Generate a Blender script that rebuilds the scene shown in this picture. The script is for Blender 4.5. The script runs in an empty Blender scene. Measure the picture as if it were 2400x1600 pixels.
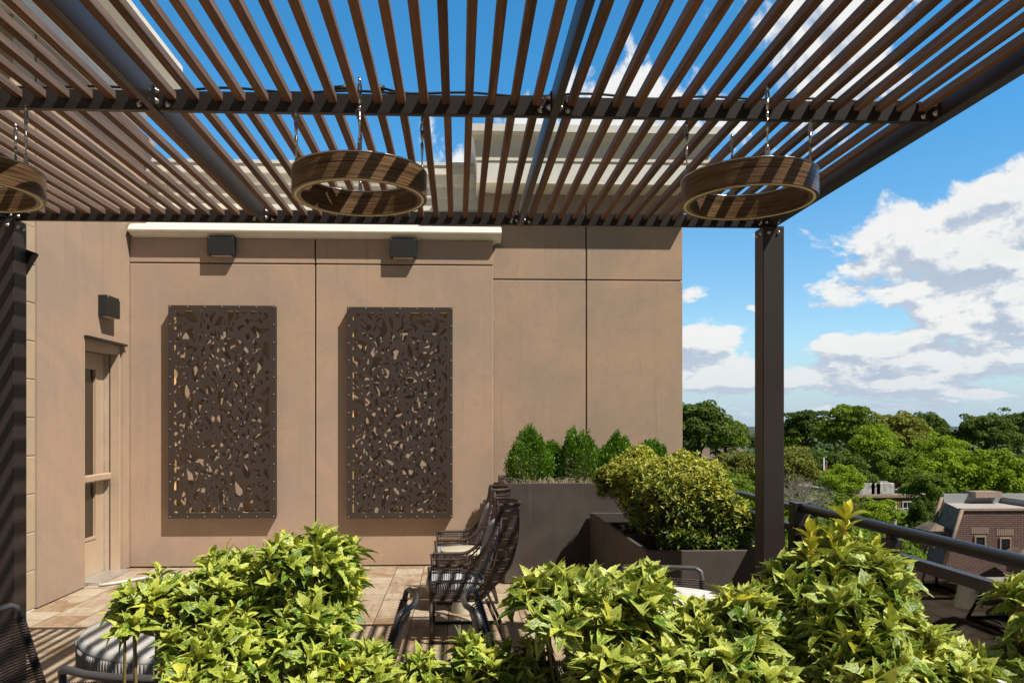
import bpy, math, random
import numpy as np
from mathutils import Vector, Matrix
R = math.radians
random.seed(7); rng = np.random.default_rng(11)
SC = bpy.context.scene
COL = SC.collection
# ------------------------------------------------------------------ helpers
EYE = 1.6; YAW = R(2.2); FOC = 1800.0; U0 = 1075 + FOC*math.tan(YAW)
def at(u, v, Y):                    # world point on the plane y=Y seen in direction (u,v)
    rx = (u-U0)/FOC
    x = rx*math.cos(YAW)+math.sin(YAW); y = math.cos(YAW)-rx*math.sin(YAW); z = (990-v)/FOC
    return (x*Y/y, Y, EYE+z*Y/y)

class MB:
    def __init__(s): s.v = []; s.f = []; s.sm = []
    def add(s, vs, fs, smooth=False):
        o = len(s.v); s.v += [tuple(p) for p in vs]
        for f in fs: s.f.append(tuple(i+o for i in f)); s.sm.append(smooth)
        return s
    def box(s, x0, x1, y0, y1, z0, z1, b=0.0):
        if b <= 0:
            vs = [(x, y, z) for z in (z0, z1) for y in (y0, y1) for x in (x0, x1)]
            return s.add(vs, [(0,2,3,1),(4,5,7,6),(0,1,5,4),(2,6,7,3),(0,4,6,2),(1,3,7,5)])
        # chamfered box
        vs = []; idx = {}
        for sx in (0,1):
            for sy in (0,1):
                for sz in (0,1):
                    X = (x0,x1)[sx]; Y = (y0,y1)[sy]; Z = (z0,z1)[sz]
                    dx = b if sx == 0 else -b; dy = b if sy == 0 else -b; dz = b if sz == 0 else -b
                    for ax, p in enumerate(((X, Y+dy, Z+dz), (X+dx, Y, Z+dz), (X+dx, Y+dy, Z))):
                        idx[(sx,sy,sz,ax)] = len(vs); vs.append(p)
        g = lambda a,b_,c,ax: idx[(a,b_,c,ax)]
        fs = []
        for k in (0,1):
            fs.append((g(k,0,0,0),g(k,1,0,0),g(k,1,1,0),g(k,0,1,0)))
            fs.append((g(0,k,0,1),g(1,k,0,1),g(1,k,1,1),g(0,k,1,1)))
            fs.append((g(0,0,k,2),g(1,0,k,2),g(1,1,k,2),g(0,1,k,2)))
        for a in (0,1):
            for c in (0,1):
                fs.append((g(a,c,0,0),g(a,c,1,0),g(a,c,1,1),g(a,c,0,1)))
                fs.append((g(a,0,c,0),g(a,1,c,0),g(a,1,c,2),g(a,0,c,2)))
                fs.append((g(0,a,c,1),g(1,a,c,1),g(1,a,c,2),g(0,a,c,2)))
        for a in (0,1):
            for c in (0,1):
                for d in (0,1): fs.append((g(a,c,d,0),g(a,c,d,1),g(a,c,d,2)))
        return s.add(vs, fs)
    def tube(s, pts, r, n=8, closed=False, cap=True, smooth=True):
        P = [Vector(p) for p in pts]; m = len(P)
        rs = r if isinstance(r, (list, tuple)) else [r]*m
        vs = []; up = None
        for i in range(m):
            if closed: t = P[(i+1) % m]-P[i-1]
            else: t = P[min(i+1, m-1)]-P[max(i-1, 0)]
            if t.length < 1e-9: t = Vector((0,0,1))
            t.normalize()
            if up is None:
                up = Vector((0,0,1)) if abs(t.z) < .9 else Vector((1,0,0))
            a = t.cross(up)
            if a.length < 1e-4: a = t.cross(Vector((0,1,0)))
            a.normalize(); b = a.cross(t).normalized(); up = b
            for k in range(n):
                w = 2*math.pi*k/n
                vs.append(P[i]+(a*math.cos(w)+b*math.sin(w))*rs[i])
        fs = []
        for i in range(m if closed else m-1):
            j = (i+1) % m
            for k in range(n):
                l = (k+1) % n
                fs.append((i*n+k, i*n+l, j*n+l, j*n+k))
        s.add(vs, fs, smooth)
        if cap and not closed:
            o = len(s.v)-len(vs)
            s.f.append(tuple(o+k for k in range(n))[::-1]); s.sm.append(False)
            s.f.append(tuple(o+(m-1)*n+k for k in range(n))); s.sm.append(False)
        return s
    def lathe(s, prof, n=48, c=(0,0,0), smooth=True, closed=False, flute=0.0, nf=0):
        vs = []; m = len(prof)
        for k in range(n):
            w = 2*math.pi*k/n
            for (r, z, *fl) in prof:
                rr = r*(1-(flute if (fl and fl[0] and k % 2) else 0))
                vs.append((c[0]+rr*math.cos(w), c[1]+rr*math.sin(w), c[2]+z))
        fs = []
        for k in range(n):
            l = (k+1) % n
            for j in range(m if closed else m-1):
                q = (j+1) % m
                fs.append((k*m+j, l*m+j, l*m+q, k*m+q))
        return s.add(vs, fs, smooth)
    def prism(s, poly, axis, a0, a1):     # poly of 2D points, extruded along an axis
        n = len(poly)
        def P(p, a): return (a, p[0], p[1]) if axis == 'x' else ((p[0], a, p[1]) if axis == 'y' else (p[0], p[1], a))
        vs = [P(p, a0) for p in poly]+[P(p, a1) for p in poly]
        fs = [tuple(range(n)), tuple(range(2*n-1, n-1, -1))]+[(i, i+n, (i+1) % n+n, (i+1) % n) for i in range(n)]
        return s.add(vs, fs)
    def build(s, name, mat, parent=None, loc=None):
        me = bpy.data.meshes.new(name); me.from_pydata(s.v, [], s.f)
        me.polygons.foreach_set('use_smooth', s.sm)
        me.validate(); me.update()
        me.materials.append(mat)
        import bmesh
        bm = bmesh.new(); bm.from_mesh(me); bmesh.ops.recalc_face_normals(bm, faces=bm.faces); bm.to_mesh(me); bm.free()
        return link(name, me, parent, loc)
def link(name, me, parent=None, loc=None):
    o = bpy.data.objects.new(name, me); COL.objects.link(o)
    if parent: o.parent = parent
    if loc: o.location = loc
    return o
def npmesh(name, V, F, mat, parent=None, attrs=None, smooth=False, loc=None):
    V = np.asarray(V, np.float32); F = np.asarray(F, np.int32); k = F.shape[1]
    me = bpy.data.meshes.new(name)
    me.vertices.add(len(V)); me.vertices.foreach_set('co', V.ravel())
    me.loops.add(F.size); me.loops.foreach_set('vertex_index', F.ravel())
    me.polygons.add(len(F)); me.polygons.foreach_set('loop_start', np.arange(0, F.size, k, dtype=np.int32))
    me.polygons.foreach_set('use_smooth', np.full(len(F), smooth))
    me.update(calc_edges=True)
    for an, arr in (attrs or {}).items():
        arr = np.asarray(arr, np.float32)
        if arr.ndim == 1:
            a = me.attributes.new(an, 'FLOAT', 'POINT'); a.data.foreach_set('value', arr)
        else:
            a = me.attributes.new(an, 'FLOAT_VECTOR', 'POINT'); a.data.foreach_set('vector', arr.ravel())
    me.materials.append(mat)
    return link(name, me, parent, loc)
def tag(o, label=None, cat=None, group=None, kind=None):
    if label: o['label'] = label
    if cat: o['category'] = cat
    if group: o['group'] = group
    if kind: o['kind'] = kind
    return o
def empty(name, loc=(0,0,0), label=None, cat=None, group=None, rz=0):
    o = bpy.data.objects.new(name, None); COL.objects.link(o); o.location = loc; o.rotation_euler = (0,0,rz)
    o.empty_display_size = .1
    return tag(o, label, cat, group)
def copy_tree(o, parent=None):
    c = o.copy(); COL.objects.link(c)
    if parent: c.parent = parent
    for ch in list(o.children): copy_tree(ch, c)
    return c

# ------------------------------------------------------------------ materials
class NT:
    def __init__(s, tree): s.t = tree; s.n = tree.nodes; s.l = tree.links
    def put(s, inp, v):
        if isinstance(v, bpy.types.NodeSocket): s.l.new(v, inp)
        elif v is not None:
            try: inp.default_value = v
            except Exception: inp.default_value = (*v, 1) if len(v) == 3 else v
    def m(s, op, a, b=None, c=None, clamp=False):
        n = s.n.new('ShaderNodeMath'); n.operation = op; n.use_clamp = clamp
        s.put(n.inputs[0], a); s.put(n.inputs[1], b); s.put(n.inputs[2], c); return n.outputs[0]
    def v(s, op, a, b=None, scale=None):
        n = s.n.new('ShaderNodeVectorMath'); n.operation = op
        s.put(n.inputs[0], a); s.put(n.inputs[1], b)
        if scale is not None: s.put(n.inputs['Scale'], scale)
        return n.outputs[0]
    def comb(s, x, y, z=0.0):
        n = s.n.new('ShaderNodeCombineXYZ'); s.put(n.inputs[0], x); s.put(n.inputs[1], y); s.put(n.inputs[2], z); return n.outputs[0]
    def sep(s, v):
        n = s.n.new('ShaderNodeSeparateXYZ'); s.put(n.inputs[0], v); return n.outputs
    def noise(s, vec, scale=5, detail=4, rough=.5, dist=0, col=False):
        n = s.n.new('ShaderNodeTexNoise'); s.put(n.inputs['Vector'], vec)
        n.inputs['Scale'].default_value = scale; n.inputs['Detail'].default_value = detail
        n.inputs['Roughness'].default_value = rough; n.inputs['Distortion'].default_value = dist
        return n.outputs['Color' if col else 'Fac']
    def mix(s, f, a, b, mode='MIX'):
        n = s.n.new('ShaderNodeMix'); n.data_type = 'RGBA'; n.blend_type = mode
        s.put(n.inputs[0], f); s.put(n.inputs[6], a if not isinstance(a, tuple) else (*a[:3], 1)); s.put(n.inputs[7], b if not isinstance(b, tuple) else (*b[:3], 1))
        return n.outputs[2]
    def ramp(s, f, a, b, c=0.0, d=1.0, smooth=True):
        n = s.n.new('ShaderNodeMapRange'); n.interpolation_type = 'SMOOTHSTEP' if smooth else 'LINEAR'
        s.put(n.inputs[0], f); n.inputs[1].default_value = a; n.inputs[2].default_value = b
        n.inputs[3].default_value = c; n.inputs[4].default_value = d; return n.outputs[0]
    def obj(s):
        return s.n.new('ShaderNodeTexCoord').outputs['Object']
    def geo(s):
        return s.n.new('ShaderNodeNewGeometry').outputs['Position']
    def attr(s, name, out='Fac'):
        n = s.n.new('ShaderNodeAttribute'); n.attribute_name = name; return n.outputs[out]
    def bump(s, h, strength=.3, dist=.01):
        n = s.n.new('ShaderNodeBump'); n.inputs['Strength'].default_value = strength; n.inputs['Distance'].default_value = dist
        s.put(n.inputs['Height'], h); return n.outputs[0]
def mat(name):
    m = bpy.data.materials.new(name); m.use_nodes = True
    nt = NT(m.node_tree); p = m.node_tree.nodes['Principled BSDF']; nt.p = p
    def setp(**kw):
        names = dict(col='Base Color', rough='Roughness', metal='Metallic', normal='Normal', spec='Specular IOR Level', emit='Emission Color', es='Emission Strength', coat='Coat Weight', ior='IOR', trans='Transmission Weight')
        for k, v in kw.items():
            v = (*v, 1) if isinstance(v, tuple) and len(v) == 3 else v
            nt.put(p.inputs[names[k]], v)
    nt.set = setp; nt.mat = m
    return m, nt

def m_plain(name, col, rough=.5, metal=0, bump=0, bscale=200, var=.12, vs=6, spec=.5):
    m, t = mat(name); g = t.geo()
    n = t.noise(g, vs, 5, .6)
    c = t.mix(t.ramp(n, .3, .7), tuple(x*(1-var) for x in col), tuple(min(1, x*(1+var)) for x in col))
    t.set(col=c, rough=rough, metal=metal, spec=spec)
    if bump: t.set(normal=t.bump(t.noise(g, bscale, 3, .6), bump, .002))
    return m
def m_stucco(name, col, swirl=.3, warm=(1.1,1.0,.9)):
    m, t = mat(name); g = t.geo()
    big = t.noise(g, 1.1, 6, .62, .6); mid = t.noise(g, 5, 6, .7, 1.5); fine = t.noise(g, 260, 3, .7)
    scr = t.noise(t.v('MULTIPLY', g, (30, 30, 9)), 1.2, 5, .65, 3.0)
    a = t.mix(t.ramp(big, .33, .68), tuple(x*.86 for x in col), tuple(x*y for x, y in zip(col, warm)))
    a = t.mix(t.m('MULTIPLY', t.ramp(mid, .45, .75), .38), a, tuple(x*.76 for x in col))
    a = t.mix(t.m('MULTIPLY', t.ramp(scr, .58, .66), swirl), a, tuple(x*.62 for x in col))
    a = t.mix(t.m('MULTIPLY', t.ramp(fine, .3, .8), .25), a, tuple(min(1, x*1.2) for x in col))
    z = t.sep(g)[2]
    drip = t.noise(t.v('MULTIPLY', g, (14, 14, .5)), 1, 5, .6, .3)
    a = t.mix(t.m('MULTIPLY', t.ramp(drip, .56, .74), .30), a, tuple(x*.70 for x in col))
    drip2 = t.noise(t.v('ADD', t.v('MULTIPLY', g, (5, 5, .35)), (7,3,1)), 1, 5, .6, .3)
    a = t.mix(t.m('MULTIPLY', t.ramp(drip2, .52, .72), .30), a, tuple(min(1, x*1.18) for x in col))
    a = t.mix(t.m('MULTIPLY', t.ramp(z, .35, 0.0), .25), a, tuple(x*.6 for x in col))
    h = t.m('ADD', t.m('MULTIPLY', fine, .5), t.m('ADD', t.m('MULTIPLY', mid, 1.1), t.m('MULTIPLY', scr, .4)))
    t.set(col=a, rough=.9, normal=t.bump(h, .35, .006), spec=.2)
    return m
def m_wood(name, dark, lite, axis=1, rough=.6, gscale=1.0, spec=.3, grey=None):
    m, t = mat(name); o = t.obj()
    s = [55*gscale]*3; s[axis] = 2.2*gscale
    info = t.n.new('ShaderNodeObjectInfo').outputs['Random']
    off = t.v('SCALE', (1, 1, 1), None, t.m('MULTIPLY', info, 37.0))
    vv = t.v('ADD', t.v('MULTIPLY', o, tuple(s)), off)
    g = t.noise(vv, 1, 7, .65, 1.2)
    b = t.noise(t.v('ADD', t.v('MULTIPLY', o, tuple(x*.12 for x in s)), off), 1.0, 3, .5)
    c = t.mix(t.ramp(g, .32, .7), dark, lite)
    c = t.mix(t.m('MULTIPLY', t.ramp(b, .35, .7), .5), c, tuple(x*.6 for x in dark))
    c = t.mix(t.m('MULTIPLY', info, .45), c, tuple(x*1.35 for x in lite))
    c = t.mix(t.m('MULTIPLY', t.ramp(t.m('FRACT', t.m('MULTIPLY', info, 7.3)), .6, 1.0), .5), c, tuple(x*.7 for x in dark))
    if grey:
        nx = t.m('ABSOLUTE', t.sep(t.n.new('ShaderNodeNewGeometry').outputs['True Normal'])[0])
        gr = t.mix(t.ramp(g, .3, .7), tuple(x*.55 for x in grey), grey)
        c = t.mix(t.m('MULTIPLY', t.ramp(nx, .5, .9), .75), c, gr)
    t.set(col=c, rough=rough, spec=spec, normal=t.bump(g, .4, .0015))
    return m
M = {}
M['stucco'] = m_stucco('stucco taupe', (.54,.405,.315), .14)
M['stucco2'] = m_stucco('stucco rough', (.52,.39,.30), .6)
M['cream'] = m_plain('cream moulding', (.93,.87,.75), .6, var=.06)
M['creamgrey'] = m_plain('grey coping', (.86,.85,.80), .5, var=.05)
M['joint'] = m_plain('joint', (.02,.018,.016), .9)
M['stone'] = m_stucco('cast stone', (.62,.50,.36), .05)
M['bronze'] = m_plain('bronze powder coat', (.027,.020,.019), .40, 0, .12, 500, .15, 3)
M['bronze2'] = m_plain('bronze post coat', (.040,.028,.026), .45, 0, .15, 600, .12, 2)
M['panel'] = m_plain('panel sheet coat', (.060,.043,.036), .5, 0, .05, 500, .06, 3)
M['panelback'] = m_plain('panel box', (.035,.026,.022), .6)
M['steel'] = m_plain('steel', (.60,.58,.55), .28, 1.0, var=.15, vs=60)
M['dull'] = m_plain('dull screw', (.28,.24,.21), .5, .6)
M['rubber'] = m_plain('black rubber', (.012,.012,.013), .5)
M['lamp_black'] = m_plain('lamp housing', (.02,.021,.022), .5, 0, .1, 700)
M['planter'] = m_plain('planter coat', (.094,.076,.066), .6, 0, .5, 330, .10, 9)
def m_planter():
    m, t = mat('planter coat weathered'); g = t.geo()
    fine = t.noise(g, 330, 3, .6); blot = t.noise(g, 2.5, 6, .65, .5)
    dr = t.noise(t.v('MULTIPLY', g, (22, 22, .9)), 1, 5, .65, .4); z = t.sep(g)[2]
    c = t.mix(t.ramp(blot, .35, .7), (.078,.062,.054), (.11,.090,.078))
    c = t.mix(t.m('MULTIPLY', t.ramp(dr, .56, .72), .35), c, (.17,.145,.12))
    c = t.mix(t.m('MULTIPLY', t.ramp(z, .25, .02), .4), c, (.16,.13,.10))
    c = t.mix(t.m('MULTIPLY', t.ramp(fine, .55, .75), .35), c, (.19,.16,.14))
    t.set(col=c, rough=.6, normal=t.bump(fine, .5, .002)); return m
M['planter'] = m_planter()
M['doorpaint'] = m_plain('door paint', (.62,.46,.33), .45, var=.04)
M['alu'] = m_plain('aluminium', (.62,.60,.57), .35, .6)
M['soil'] = m_plain('soil', (.035,.024,.016), .95, 0, 1.0, 60, .4, 30)
M['fabric'] = m_plain('grey fabric', (.36,.35,.38), .9, 0, .5, 500, .1, 40)
M['fabric_w'] = m_plain('pale fabric', (.62,.62,.66), .9, 0, .5, 400, .1, 30)
M['tabletop'] = m_plain('table top', (.64,.63,.60), .35, 0, .05, 300, .04, 3)
M['tablecream'] = m_plain('cream table', (.66,.60,.45), .45, var=.05)
M['fluted'] = m_plain('fluted concrete', (.40,.37,.345), .7, 0, .3, 200)
M['tubegrey'] = m_plain('grey tube', (.10,.096,.10), .38, .2, .1, 500)
M['bark'] = m_plain('bark', (.11,.075,.05), .9, 0, .8, 60, .3, 20)
M['twig'] = m_plain('grey twigs', (.36,.33,.27), .9)
M['stem'] = m_plain('green stem', (.20,.15,.05), .7)
M['orangestem'] = m_plain('new shoot', (.62,.26,.04), .6)
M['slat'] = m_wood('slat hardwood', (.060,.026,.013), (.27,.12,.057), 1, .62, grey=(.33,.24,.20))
def m_ringwood():
    m, t = mat('ring veneer'); o = t.obj()
    g = t.noise(t.v('MULTIPLY', o, (4, 4, 190)), 1, 7, .6, .6)
    c = t.mix(t.ramp(g, .3, .72), (.022,.011,.006), (.27,.155,.078))
    t.set(col=c, rough=.3, spec=.5, normal=t.bump(g, .2, .001)); return m
M['ringwood'] = m_ringwood()
def m_wicker(name, a, b):
    m, t = mat(name); g = t.geo()
    n = t.noise(g, 300, 2, .5); big = t.noise(g, 14, 3, .5)
    c = t.mix(t.ramp(n, .35, .65), a, b); c = t.mix(t.m('MULTIPLY', t.ramp(big, .4, .7), .5), c, a)
    t.set(col=c, rough=.4, normal=t.bump(t.noise(g, 420, 1, .5), .8, .003)); return m
M['wicker'] = m_wicker('wicker', (.018,.012,.010), (.13,.08,.058))
M['rope'] = m_wicker('rope', (.028,.019,.016), (.10,.066,.052))
def m_emit(name, col, st):
    m, t = mat(name); t.set(col=col, emit=col, es=st, rough=.5); return m
M['goldstrip'] = m_emit('gold diffuser', (.80,.60,.30), .04)
M['led'] = m_emit('warm strip', (1.0,.62,.25), .38)
M['lens'] = m_plain('lamp lens', (.75,.72,.66), .4)
def m_glass():
    m = bpy.data.materials.new('rail glass'); m.use_nodes = True; t = NT(m.node_tree)
    for n in list(t.n): t.n.remove(n)
    out = t.n.new('ShaderNodeOutputMaterial'); mx = t.n.new('ShaderNodeMixShader')
    tr = t.n.new('ShaderNodeBsdfTransparent'); tr.inputs[0].default_value = (.36,.38,.39,1)
    gl = t.n.new('ShaderNodeBsdfGlossy'); gl.inputs['Roughness'].default_value = .015; gl.inputs[0].default_value = (.62,.62,.66,1)
    fr = t.n.new('ShaderNodeFresnel'); fr.inputs[0].default_value = 2.1
    t.l.new(fr.outputs[0], mx.inputs[0]); t.l.new(tr.outputs[0], mx.inputs[1]); t.l.new(gl.outputs[0], mx.inputs[2])
    t.l.new(mx.outputs[0], out.inputs[0]); return m
M['glass'] = m_glass()
def m_doorglass():
    m, t = mat('door glass'); g = t.geo()
    s = t.sep(g)
    n = t.noise(t.comb(t.m('MULTIPLY', s[1], 60), 0, 0), 1, 2, .5)
    t.set(col=t.mix(n, (.02,.014,.009), (.09,.06,.035)), rough=.12); return m
M['doorglass'] = m_doorglass()
def m_floor():
    m, t = mat('terrace tiles'); g = t.geo(); s = t.sep(g)
    vec = t.comb(s[1], t.m('ADD', s[0], .085), 0)
    b = t.n.new('ShaderNodeTexBrick'); t.put(b.inputs['Vector'], vec)
    b.inputs['Scale'].default_value = 1; b.inputs['Brick Width'].default_value = .60; b.inputs['Row Height'].default_value = .297
    b.inputs['Mortar Size'].default_value = .0035; b.inputs['Mortar Smooth'].default_value = .1; b.offset = .37
    b.inputs['Color1'].default_value = (0,0,0,1); b.inputs['Color2'].default_value = (1,1,1,1); b.inputs['Mortar'].default_value = (.5,.5,.5,1)
    b2 = t.n.new('ShaderNodeTexBrick'); t.put(b2.inputs['Vector'], t.v('ADD', vec, (3.11,0,0)))
    b2.inputs['Scale'].default_value = 1; b2.inputs['Brick Width'].default_value = .30; b2.inputs['Row Height'].default_value = .297
    b2.inputs['Mortar Size'].default_value = .0022; b2.offset = .5; b2.inputs['Color1'].default_value = (0,0,0,1); b2.inputs['Color2'].default_value = (1,1,1,1)
    id1 = t.sep(b.outputs[0])[0]; id2 = t.sep(b2.outputs[0])[0]
    off = t.v('SCALE', (1,1,1), None, t.m('MULTIPLY', id2, 23.0))
    str_ = t.noise(t.v('ADD', t.v('MULTIPLY', g, (26, 3.2, 1)), off), 1, 7, .7, 1.5)
    pat = t.noise(t.v('ADD', t.v('MULTIPLY', g, (5, 2.4, 1)), off), 1, 6, .7, 1.0)
    c = t.mix(t.ramp(pat, .38, .66), (.56,.46,.34), (.33,.20,.115))
    c = t.mix(t.m('MULTIPLY', t.ramp(id2, .3, .95), .6), c, (.66,.58,.46))
    c = t.mix(t.m('MULTIPLY', t.ramp(id2, .3, .02), .5), c, (.34,.21,.125))
    c = t.mix(t.m('MULTIPLY', t.ramp(id1, .55, .9), .35), c, (.38,.22,.12))
    c = t.mix(t.m('MULTIPLY', t.ramp(str_, .5, .72), .6), c, (.20,.125,.08))
    c = t.mix(t.m('MULTIPLY', t.ramp(str_, .42, .25), .45), c, (.70,.66,.58))
    mort = t.m('MAXIMUM', b.outputs['Fac'], t.m('MULTIPLY', b2.outputs['Fac'], .55))
    c = t.mix(mort, c, (.07,.05,.035))
    rr = t.m('SUBTRACT', .62, t.m('MULTIPLY', str_, .2))
    t.set(col=c, rough=rr, spec=.35, normal=t.bump(t.m('SUBTRACT', t.m('MULTIPLY', str_, .3), mort), .4, .003))
    return m
M['floor'] = m_floor()
def leaf_mat(name, green, pale, yellow, thr=.5, trans=.12, gloss=.30, hue=.34):
    m, t = mat(name)
    r = t.attr('rnd'); uv = t.attr('luv', 'Vector'); s = t.sep(uv)
    off = t.m('MULTIPLY', r, 61.0)
    vec = t.comb(t.m('ADD', t.m('MULTIPLY', s[0], 2.2), off), t.m('MULTIPLY', s[1], 4.4), off)
    n = t.noise(vec, 1.9, 4, .75, 1.0); spk = t.noise(vec, 7, 2, .6)
    edge = t.m('ABSOLUTE', s[0])
    f = t.m('ADD', t.m('ADD', n, t.m('MULTIPLY', t.m('POWER', edge, 3.0), .13)), t.m('MULTIPLY', t.m('SUBTRACT', r, .5), hue))
    k = t.ramp(f, thr-.045, thr+.055)
    c = t.mix(k, green, pale)
    c = t.mix(t.m('MULTIPLY', t.ramp(spk, .52, .6), .45), c, tuple(x*.55 for x in pale))
    young = t.attr('yng')
    c = t.mix(t.m('MULTIPLY', young, .8), c, yellow)
    c = t.mix(t.m('MULTIPLY', t.ramp(edge, .10, .02), .4), c, tuple(min(1, x*1.25) for x in pale))
    t.set(col=c, rough=gloss, spec=.5, normal=t.bump(t.m('ADD', n, t.m('MULTIPLY', t.noise(t.comb(t.m('MULTIPLY', edge, 3), t.m('SUBTRACT', t.m('MULTIPLY', s[1], 14), t.m('MULTIPLY', edge, 6))), 1.5, 1), .8)), .35, .003))
    tr = t.n.new('ShaderNodeBsdfTranslucent'); t.put(tr.inputs[0], t.mix(.25, c, yellow))
    mx = t.n.new('ShaderNodeMixShader'); mx.inputs[0].default_value = trans
    t.l.new(t.p.outputs[0], mx.inputs[1]); t.l.new(tr.outputs[0], mx.inputs[2])
    t.l.new(mx.outputs[0], t.n['Material Output'].inputs[0])
    return m
M['aucuba'] = leaf_mat('variegated leaf', (.036,.155,.006), (.66,.74,.13), (.80,.76,.05), .52)
M['aucuba_r'] = leaf_mat('variegated leaf broad', (.040,.15,.008), (.64,.72,.15), (.82,.74,.05), .52)
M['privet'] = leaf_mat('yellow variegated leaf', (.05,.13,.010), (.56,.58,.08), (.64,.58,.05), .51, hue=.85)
M['boxwood'] = leaf_mat('boxwood leaf', (.055,.17,.012), (.19,.38,.025), (.30,.48,.04), .53)
def tree_mat(name, a, b, greying=0.0):
    m, t = mat(name); r = t.attr('rnd'); g = t.geo()
    n = t.noise(g, .22, 3, .6)
    c = t.mix(t.m('ADD', t.m('MULTIPLY', r, .6), t.m('MULTIPLY', t.m('SUBTRACT', n, .3), .7), clamp=True), a, b)
    if greying: c = t.mix(greying, c, (.16,.24,.30))  # distance haze painted into the leaf colour as a blue-grey mix
    t.set(col=c, rough=.6, spec=.25)
    tr = t.n.new('ShaderNodeBsdfTranslucent'); t.put(tr.inputs[0], tuple(x*1.3 for x in b)+(1,))
    mx = t.n.new('ShaderNodeMixShader'); mx.inputs[0].default_value = .22
    t.l.new(t.p.outputs[0], mx.inputs[1]); t.l.new(tr.outputs[0], mx.inputs[2])
    t.l.new(mx.outputs[0], t.n['Material Output'].inputs[0])
    return m
TM = [tree_mat('foliage deep', (.035,.075,.012), (.19,.28,.04)), tree_mat('foliage mid', (.055,.12,.010), (.30,.42,.035)),
      tree_mat('foliage bright', (.10,.20,.010), (.44,.58,.03)), tree_mat('foliage olive', (.10,.13,.02), (.38,.41,.07)),
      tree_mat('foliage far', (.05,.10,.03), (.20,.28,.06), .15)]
def m_brick(name, sc=1.0):
    m, t = mat(name); g = t.obj(); s = t.sep(g)
    vec = t.comb(t.m('ADD', s[0], s[1]), s[2], 0)
    b = t.n.new('ShaderNodeTexBrick'); t.put(b.inputs['Vector'], vec)
    b.inputs['Scale'].default_value = 1; b.inputs['Brick Width'].default_value = .30*sc; b.inputs['Row Height'].default_value = .10*sc
    b.inputs['Mortar Size'].default_value = .012*sc; b.inputs['Color1'].default_value = (.15,.068,.055,1); b.inputs['Color2'].default_value = (.075,.037,.034,1)
    b.inputs['Mortar'].default_value = (.27,.22,.19,1)
    t.set(col=t.mix(t.m('MULTIPLY', t.noise(g, .6, 5, .6), .5), b.outputs[0], (.13,.06,.048)), rough=.9); return m
M['brick'] = m_brick('brick'); M['brickfar'] = m_brick('brick far', 1.3)
M['shingle'] = m_plain('slate shingles', (.17,.125,.095), .8, 0, .5, 12, .35, 3)
M['roofwhite'] = m_plain('white membrane', (.50,.45,.41), .7, var=.1, vs=1)
M['roofgrey'] = m_plain('grey parapet', (.33,.36,.38), .7, var=.1, vs=1)
M['white'] = m_plain('white paint', (.75,.74,.70), .6)
M['unit'] = m_plain('unit metal', (.42,.43,.42), .6, var=.35, vs=2.5)
M['wdark'] = m_plain('window dark', (.015,.018,.022), .12)
M['tan'] = m_plain('tan coping', (.36,.27,.21), .8)
M['red'] = m_plain('flag red', (.5,.03,.03), .8); M['blue'] = m_plain('flag blue', (.03,.04,.2), .8)

# ------------------------------------------------------------------ ground and terrace
def m_ground():
    m, t = mat('ground'); g = t.geo()
    n = t.noise(g, .05, 5, .6); t.set(col=t.mix(t.ramp(n, .4, .6), (.04,.07,.018), (.10,.10,.085)), rough=.95); return m
MB().add([(-3000,-3000,-14),(3000,-3000,-14),(3000,3000,-14),(-3000,3000,-14)], [(0,1,2,3)]).build('ground', m_ground())
tag(bpy.data.objects['ground'], 'green and grey ground far below the terrace', kind='structure')
o = MB().box(14, 24, 10, 300, -13.996, -13.99).build('street', m_plain('asphalt', (.05,.05,.052), .9)); tag(o, kind='structure')
fl = MB().box(-5.2, 2.35, -3, 10.2, -.30, 0.0).build('terrace_floor', M['floor']); tag(fl, kind='structure')
WALL_X = -3.62; BW = 8.60; TW = 8.90
# ------------------------------------------------------------------ side wall with door
sw = empty('side_wall', (WALL_X, 7.6, 0), 'taupe stucco side wall on the left with the recessed beige door', 'wall')
def P(mb, name, m, root):      # build in world coordinates under a moved root
    o = mb.build(name, m, root)
    o.location = [-c for c in root.location] if root.rotation_euler.z == 0 else (0,0,0)
    return o
w = MB(); w.box(WALL_X-.5, WALL_X, 6.74, 7.59, .012, 2.42); w.box(WALL_X-.5, WALL_X, 8.44, 9.3, .012, 2.42); w.box(WALL_X-.5, WALL_X, 6.74, 9.3, 2.42, 4.93)
w.box(WALL_X-.9, WALL_X-.5, -3, 9.3, 2.8, 4.93)
P(w, 'wall', M['stucco'], sw)
c = MB(); c.prism([(WALL_X-.4,4.93),(WALL_X,4.93),(WALL_X+.10,5.0),(WALL_X+.10,5.06),(WALL_X-.4,5.06)], 'y', -3, 8.82)
P(c, 'cornice_band', M['creamgrey'], sw)
c = MB(); c.prism([(WALL_X-.4,5.06),(WALL_X+.10,5.06),(-3.12,5.40),(-3.12,5.62),(WALL_X-.4,5.62)], 'y', -3, 8.82)
P(c, 'roof_overhang', M['cream'], sw)
df = MB()      # frame in the recess
df.box(WALL_X-.21, WALL_X-.03, 8.385, 8.44, 0.0, 2.42); df.box(WALL_X-.21, WALL_X-.03, 7.59, 8.385, 2.33, 2.42)
df.box(WALL_X-.10, WALL_X-.012, 8.36, 8.385, 0.0, 2.33); df.box(WALL_X-.16, WALL_X-.12, 8.365, 8.385, 0.0, 2.33)
P(df, 'door_frame', M['doorpaint'], sw)
P(MB().box(WALL_X-.012, WALL_X+.035, 7.57, 8.47, 2.42, 2.445), 'drip_flashing', M['bronze'], sw)
P(MB().box(WALL_X-.30, WALL_X+.09, 7.70, 8.42, 0.0, .028, .004), 'threshold', M['alu'], sw)
dr = MB(); X = WALL_X-.165
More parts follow.
